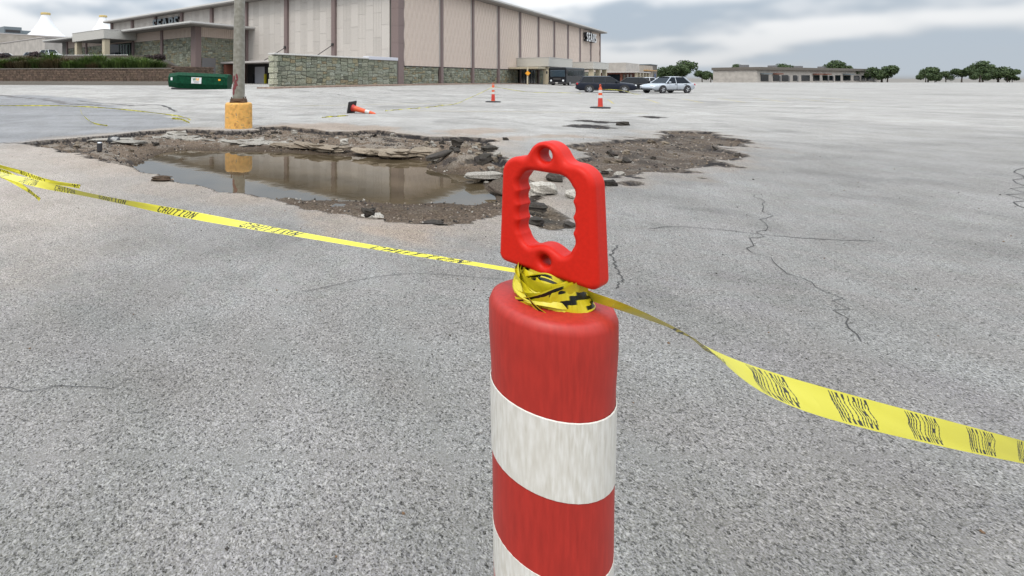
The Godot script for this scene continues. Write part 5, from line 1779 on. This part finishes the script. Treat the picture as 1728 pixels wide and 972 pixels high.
	for k in 5: part("rooftop_unit", box_mesh(Vector3(10 + k * 24, 7.0, -9), Vector3(3.0, 1.4, 2.4), 0.05), M.grey_metal, n4)
	# distant trees along the right horizon, beyond the shops
	var crowns := []
	for q in 3:
		var lobes := SurfaceTool.new()
		rng.seed = 400 + q
		for w in 6:
			var r := rng.randf_range(1.8, 3.0)
			var at := Vector3(rng.randf_range(-2.6, 2.6), rng.randf_range(-0.6, 3.2), rng.randf_range(-2.2, 2.2))
			lobes.append_from(leaf_ball(410 + q * 10 + w, r, Color(0.03, 0.055, 0.018), Color(0.065, 0.10, 0.03), 420, 0.85, 0.4), 0, Transform3D(Basis.IDENTITY, at))
		crowns.append(lobes.commit())
	rng.seed = 55
	for k in 52:
		var x := 138.0 + k * 4.9 + rng.randf_range(-3, 3)
		var t := thing("tree", "distant rounded green tree beyond the shop row at right", "tree", Vector3(x, -0.8, -240 - rng.randf() * 12), rng.randf() * TAU, "trees along the right horizon")
		var b := MB.new()
		b.tube([Vector3(0, 0, 0), Vector3(0.1, 2.2, 0), Vector3(0.3, 4.5, 0.2)], [0.3, 0.22, 0.12], 8)
		b.tube([Vector3(0.1, 2.2, 0), Vector3(1.4, 4.4, 0.5)], [0.14, 0.06], 6)
		b.tube([Vector3(0.1, 2.4, 0), Vector3(-1.2, 4.6, -0.6)], [0.14, 0.06], 6)
		part("trunk", b.make(), M.bark, t)
		part("crown", crowns[k % 3], M.leaf, t).position.y = 1.3
		t.scale = Vector3.ONE * (0.55 + 0.95 * pow(rng.randf(), 1.5))

# ------------------------------------------------------------------ scene
func _ready() -> void:
	rng.seed = 2024
	nz.seed = 5
	nz.frequency = 0.01
	nz.fractal_octaves = 4
	nz2.seed = 6
	nz2.frequency = 0.01
	nz2.fractal_octaves = 3
	# camera: level, with a shifted lens
	var cam := Camera3D.new()
	cam.name = "camera"
	cam.projection = Camera3D.PROJECTION_FRUSTUM
	cam.near = 0.05
	cam.far = 3000.0
	cam.size = 2.0 * 0.05 * 486.0 / 840.0
	cam.frustum_offset = Vector2(304.0, -354.5) / 840.0 * 0.05
	cam.position = Vector3(0, EYE, 0)
	add_child(cam)
	cam.current = true
	# sky and light: bright broken overcast
	var env := Environment.new()
	env.background_mode = Environment.BG_SKY
	var sky := Sky.new()
	var pano := PanoramaSkyMaterial.new()
	pano.panorama = make_sky()
	sky.sky_material = pano
	env.sky = sky
	env.tonemap_mode = Environment.TONE_MAPPER_LINEAR
	env.tonemap_exposure = 1.38
	env.sdfgi_enabled = true
	env.ssao_enabled = true
	env.ssil_enabled = true
	var we := WorldEnvironment.new()
	we.name = "world_environment"
	we.environment = env
	add_child(we)
	var sun := DirectionalLight3D.new()
	sun.name = "sun"
	sun.light_energy = 0.35
	sun.light_angular_distance = 14.0
	sun.light_color = Color(1, 0.97, 0.93)
	sun.shadow_enabled = true
	sun.rotation_degrees = Vector3(-58, -35, 0)
	add_child(sun)
	make_materials()
	M.sign_white = mat(Color(0.62, 0.63, 0.64), 0.5)
	M.red_mark = mat(Color(0.17, 0.035, 0.04), 0.7)
	M.footing = mat(Color(0.80, 0.41, 0.105), 0.7, {"tex": worn_paint(), "tri": 0.9, "world": false})
	M.wm_green = mat(Color(0.02, 0.15, 0.06), 0.6)
	M.car_black = mat(Color(0.008, 0.009, 0.012), 0.35, {"spec": 0.35})
	M.car_navy = mat(Color(0.008, 0.011, 0.022), 0.28, {"spec": 0.42})
	M.car_silver = mat(Color(0.42, 0.46, 0.51), 0.3, {"coat": 0.8, "metal": 0.3})
	M.car_grey = mat(Color(0.55, 0.57, 0.6), 0.3, {"coat": 0.8})
	M.car_white = mat(Color(0.72, 0.74, 0.76), 0.3, {"coat": 0.8})
	M.glass_blue = mat(Color(0.03, 0.05, 0.07), 0.08, {"spec": 0.7})
	M.red_lamp = mat(Color(0.45, 0.015, 0.02), 0.2)
	M.lamp_glass = mat(Color(0.72, 0.74, 0.76), 0.12)
	M.handle_plain = mat(Color(0.44, 0.024, 0.014), 0.5, {"tex": noise_tex(512, 0.03, 6, Color(0.84, 0.8, 0.78), Color(1, 1, 1), 62), "tri": 6.0, "world": false})
	M.handle_plain.uv1_scale = Vector3(9.0, 1.1, 9.0)
	M.sheet = mat(Color(0.74, 0.73, 0.70), 0.45, {"tex": noise_tex(512, 0.03, 6, Color(0.82, 0.8, 0.76), Color(1, 1, 1), 63), "tri": 6.0, "world": false})
	M.sheet.uv1_scale = Vector3(11.0, 1.6, 11.0)
	M.tape_dull = mat(Color(0.40, 0.34, 0.02), 0.5)
	M.gravel = mat(Color(1, 1, 1), 0.92, {"vc": true, "spec": 0.3})
	M.beige_far = mat(Color(0.48, 0.445, 0.405), 0.85, {"tex": noise_tex(256, 0.02, 4, Color(0.85, 0.85, 0.85), Color(1, 1, 1), 71), "tri": 0.08, "world": false})
	M.tan_far = mat(Color(0.41, 0.37, 0.32), 0.85, {"tex": noise_tex(256, 0.02, 4, Color(0.85, 0.85, 0.85), Color(1, 1, 1), 72), "tri": 0.08, "world": false})
	M.umber_far = mat(Color(0.13, 0.115, 0.10), 0.85)
	M.slate = mat(Color(0.13, 0.155, 0.17), 0.7)
	M.blue_far = mat(Color(0.06, 0.1, 0.2), 0.6)
	M.amber_dull = mat(Color(0.42, 0.25, 0.10), 0.7)
	M.tent_ring = mat(Color(0.5, 0.38, 0.15), 0.6)
	M.bark = mat(Color(0.07, 0.055, 0.045), 0.9)
	# the lot, the flooded hole, the land beyond
	fine_ground()
	struct("parking_lot", grid_mesh(-28, 36, 0, 44, 0.25, Rect2(FX0, FD0, FX1 - FX0, FD1 - FD0)), M.asphalt)
	struct("parking_lot", grid_mesh(-130, 230, -22, 174, 2.0, Rect2(-28, 0, 64, 44)), M.asphalt)
	var land := PlaneMesh.new()
	land.size = Vector2(4000, 4000)
	struct("ground", land, M.concrete).position.y = -1.25
	var water := PlaneMesh.new()
	water.size = Vector2(8.6, 7.4)
	struct("water", water, M.water).position = Vector3(-0.9, -0.24, -8.6)
	var walk := MB.new()   # kerbed strip that follows the lot's slope
	var store := Transform3D(Basis(Vector3.UP, TURN), CORNER)
	for k in 34:
		var cor := []
		for q in [[k * 1.8 - 21.0, 2.3], [k * 1.8 - 19.2, 2.3], [k * 1.8 - 19.2, 0.2], [k * 1.8 - 21.0, 0.2]]:
			var p: Vector3 = store * Vector3(q[0], 0, q[1])
			cor.append(Vector3(p.x, lot_y(p.x, -p.z) + 0.12, p.z))
		walk.quad(cor[0], cor[1], cor[2], cor[3])
		walk.quad(cor[0] + Vector3.DOWN * 0.4, cor[1] + Vector3.DOWN * 0.4, cor[1], cor[0])
		if k == 0: walk.quad(cor[3] + Vector3.DOWN * 0.4, cor[0] + Vector3.DOWN * 0.4, cor[0], cor[3])
	struct("pavement", walk.make(), M.kerb)
	build_store()
	build_screen_wall()
	build_retaining_wall()
	far_buildings()
	build_bank()
	dumpster()
	light_pole()
	# vehicles on the right
	build_bus(Vector3(33.3, 0.1, -73.6), TURN + PI)
	car("wagon_car", "black station wagon parked sideways right of the bus", Vector3(25.7, 0.0, -46.8), -0.42, M.car_navy, {"cab": [1.15, 0.35, -1.85, -2.2], "length": 5.0, "roof": 1.57, "belt": 0.98, "hood": 0.94, "deck": 1.0, "wheel": 0.34, "wheelbase": 2.85, "pillars": [[-2.15, -1.83, 0.07], [-1.05, -1.05, 0.05], [-0.05, -0.1, 0.05], [1.12, 0.35, 0.05]]})
	car("sedan_car", "dark sedan half hidden behind the black wagon's nose", Vector3(31.4, 0.02, -50.6), -0.6, M.car_black, {})
	car("sedan_car", "pale grey sedan mostly hidden between wagon and silver sedan", Vector3(37.5, 0.02, -58.5), -0.5, M.car_grey, {})
	car("sedan_car", "silver sedan at the right edge with its nose to the left", Vector3(30.7, 0.02, -45.6), PI + 0.25, M.car_silver, {"roof": 1.5})
	# vehicles on the upper terrace at left
	car("pickup_car", "white car on the upper terrace left of the store entrance", Vector3(-49.8, 4.62, -88.0), -0.55, M.car_white, {"roof": 1.75, "belt": 1.05, "hood": 1.05, "deck": 1.05, "length": 5.2, "width": 1.9, "wheel": 0.36, "cab": [1.2, 0.5, -1.6, -2.3]})
	car("sedan_car", "blue-grey car parked beside the white one on the upper terrace", Vector3(-55.9, 4.62, -93), -0.55, M.car_silver, {"roof": 1.6})
	car("sedan_car", "small pale car at the far left of the upper terrace", Vector3(-61.0, 4.62, -93), -0.3, M.car_white, {})
	diamond_sign(Vector3(28.1, lot_y(28.1, 71.5) - 0.05, -71.5))
	# cones
	var c1 := cone("traffic_cone", "upright orange channelizer cone standing farther off, before the stone facade", "upright orange channelizer cones")
	c1.position = Vector3(9.17, 0, -28.3)
	dup(c1, Vector3(12.27, 0, -22.75), 0.6, "upright orange channelizer cone standing nearer, in front of the black wagon", "upright orange channelizer cones")
	fallen_cone()
	# tape across the far lot
	tape_far("long slack caution tape stretched across the left of the lot", [Vector3(-14.6, 0.18, -21.5), Vector3(-11.2, 0.20, -21.0), Vector3(-8.8, 0.10, -20.5), Vector3(-5.6, 0.06, -17.6), Vector3(-4.6, 0.02, -16.2)], 0.02, 0.5)
	tape_far("caution tape tail falling towards the hole from the long left tape", [Vector3(-9.7, 0.16, -19.2), Vector3(-8.6, 0.09, -17.2), Vector3(-7.2, 0.03, -15.0), Vector3(-6.4, 0.02, -14.2)], 0.02, 0.3)
	tape_far("short caution tape piece lying left of the yellow footing", [Vector3(-5.4, 0.02, -16.8), Vector3(-4.9, 0.05, -16.1), Vector3(-4.35, 0.02, -15.2)], 0.03, 0.2)
	tape_far("caution tape slanting down to the left from the farther cone", [Vector3(9.1, 0.86, -28.2), Vector3(8.4, 0.55, -28.0), Vector3(7.3, 0.22, -27.0), Vector3(6.3, 0.03, -25.6), Vector3(5.3, 0.02, -24.8)], 0.013, 0.9)
	tape_far("caution tape lying flat on the lot right of the toppled cone", [Vector3(5.5, 0.015, -24.6), Vector3(4.2, 0.02, -22.8), Vector3(3.0, 0.015, -21.6), Vector3(2.2, 0.02, -20.6)], 0.018, 1.4)
	tape_far("caution tape scrap lying flat left of the toppled cone", [Vector3(-0.35, 0.012, -17.2), Vector3(0.1, 0.02, -17.6), Vector3(0.6, 0.012, -18.1)], 0.025, 0.9)
	tape_far("caution tape running right from the farther cone towards the wagon", [Vector3(9.25, 0.88, -28.3), Vector3(13.0, 0.45, -33.0), Vector3(17.5, 0.25, -38.5), Vector3(20.5, 0.12, -41.0)], 0.014, 0.9)
	tape_far("caution tape stretched from the nearer cone across the black wagon", [Vector3(12.2, 0.87, -22.75), Vector3(14.6, 0.75, -25.0), Vector3(17.6, 0.45, -29.0), Vector3(20.5, 0.3, -33.0)], 0.015, 0.8)
	# paint, joints and cracks
	for q in [[Vector2(3.1, 20.9), Vector2(8.0, 20.2), Vector2(12.2, 19.2)], [Vector2(-2.0, 24.0), Vector2(3.0, 26.0), Vector2(7.4, 27.4)]]: crack(q, 0.05, M.paint_yellow, "parking_line")
	crack([Vector2(0.4, 34.0), Vector2(3.2, 29.0), Vector2(6.6, 24.2), Vector2(9.0, 21.4)], 0.05, M.crack)
	crack([Vector2(-6.0, 40.0), Vector2(0.0, 35.0), Vector2(0.4, 34.0)], 0.07, M.crack)
	crack([Vector2(4.0, 42.0), Vector2(9.0, 34.0), Vector2(14.0, 29.0)], 0.03, M.crack)
	crack([Vector2(-15.0, 30.0), Vector2(-9.5, 26.5), Vector2(-4.0, 25.0), Vector2(0.5, 20.8)], 0.03, M.crack)
	crack([Vector2(-14.0, 27.2), Vector2(-11.5, 25.6), Vector2(-8.6, 24.6), Vector2(-6.4, 20.4)], 0.09, M.crack)
	crack([Vector2(-21.5, 31.6), Vector2(-17.9, 29.2), Vector2(-15.6, 27.6), Vector2(-13.6, 25.6), Vector2(-11.6, 24.8), Vector2(-9.0, 24.4)], 0.3, M.stain, "oil_stain", 0.3)
	crack([Vector2(-7.5, 10.2), Vector2(-6.9, 10.55), Vector2(-6.2, 10.5)], 0.05, M.crack)
	crack([Vector2(1.86, 3.26), Vector2(2.0, 3.42), Vector2(2.07, 3.62), Vector2(2.2, 3.9), Vector2(2.36, 4.1)], 0.006, M.crack, "pavement_crack", 0.012)
	crack([Vector2(2.9, 4.55), Vector2(3.3, 4.6), Vector2(4.0, 4.3), Vector2(4.6, 4.2)], 0.005, M.crack)
	crack([Vector2(-0.2, 3.2), Vector2(0.5, 3.5), Vector2(1.2, 3.4)], 0.0025, M.crack)
	crack([Vector2(2.75, 2.6), Vector2(3.2, 3.2), Vector2(3.4, 4.0), Vector2(4.3, 4.9), Vector2(5.0, 5.9)], 0.004, M.crack, "pavement_crack", 0.05)
	crack([Vector2(-2.3, 2.5), Vector2(-1.5, 2.2), Vector2(-0.9, 2.25)], 0.0025, M.crack, "pavement_crack", 0.03)
	crack([Vector2(7.0, 5.0), Vector2(9.0, 6.5), Vector2(12.0, 8.5), Vector2(17.0, 12.0)], 0.008, M.crack, "pavement_crack", 0.1)
	for k in 7: crack([Vector2(15.0 + k * 2.75, 26.5 + k * 0.5), Vector2(17.6 + k * 2.75, 31.8 + k * 0.5)], 0.05, M.paint_yellow, "parking_line")
	build_rubble()
	near_channelizer()

func worn_paint() -> ImageTexture:   # chipped yellow paint over grey concrete
	var n := FastNoiseLite.new()
	n.seed = 404
	n.frequency = 0.012
	n.fractal_octaves = 5
	var a := n.get_seamless_image(512, 512).get_data()
	n.seed = 405
	n.frequency = 0.035
	var b := n.get_seamless_image(512, 512).get_data()
	var out := PackedByteArray()
	out.resize(512 * 512 * 3)
	for i in 512 * 512:
		var c := Color(0.94 + (b[i] - 128) * 0.0005, 0.96, 0.95)
		c = c.darkened(clampf((128 - a[i]) * 0.0022, 0, 0.2))
		if a[i] > 196 and b[i] > 100: c = Color(0.62, 0.74, 1.0)
		elif a[i] < 44: c = Color(0.66, 0.6, 0.72)
		elif b[i] < 22: c = Color(0.5, 0.5, 0.52)
		out[i * 3] = clampi(int(c.r * 255), 0, 255)
		out[i * 3 + 1] = clampi(int(c.g * 255), 0, 255)
		out[i * 3 + 2] = clampi(int(c.b * 255), 0, 255)
	return ImageTexture.create_from_image(Image.create_from_data(512, 512, false, Image.FORMAT_RGB8, out))
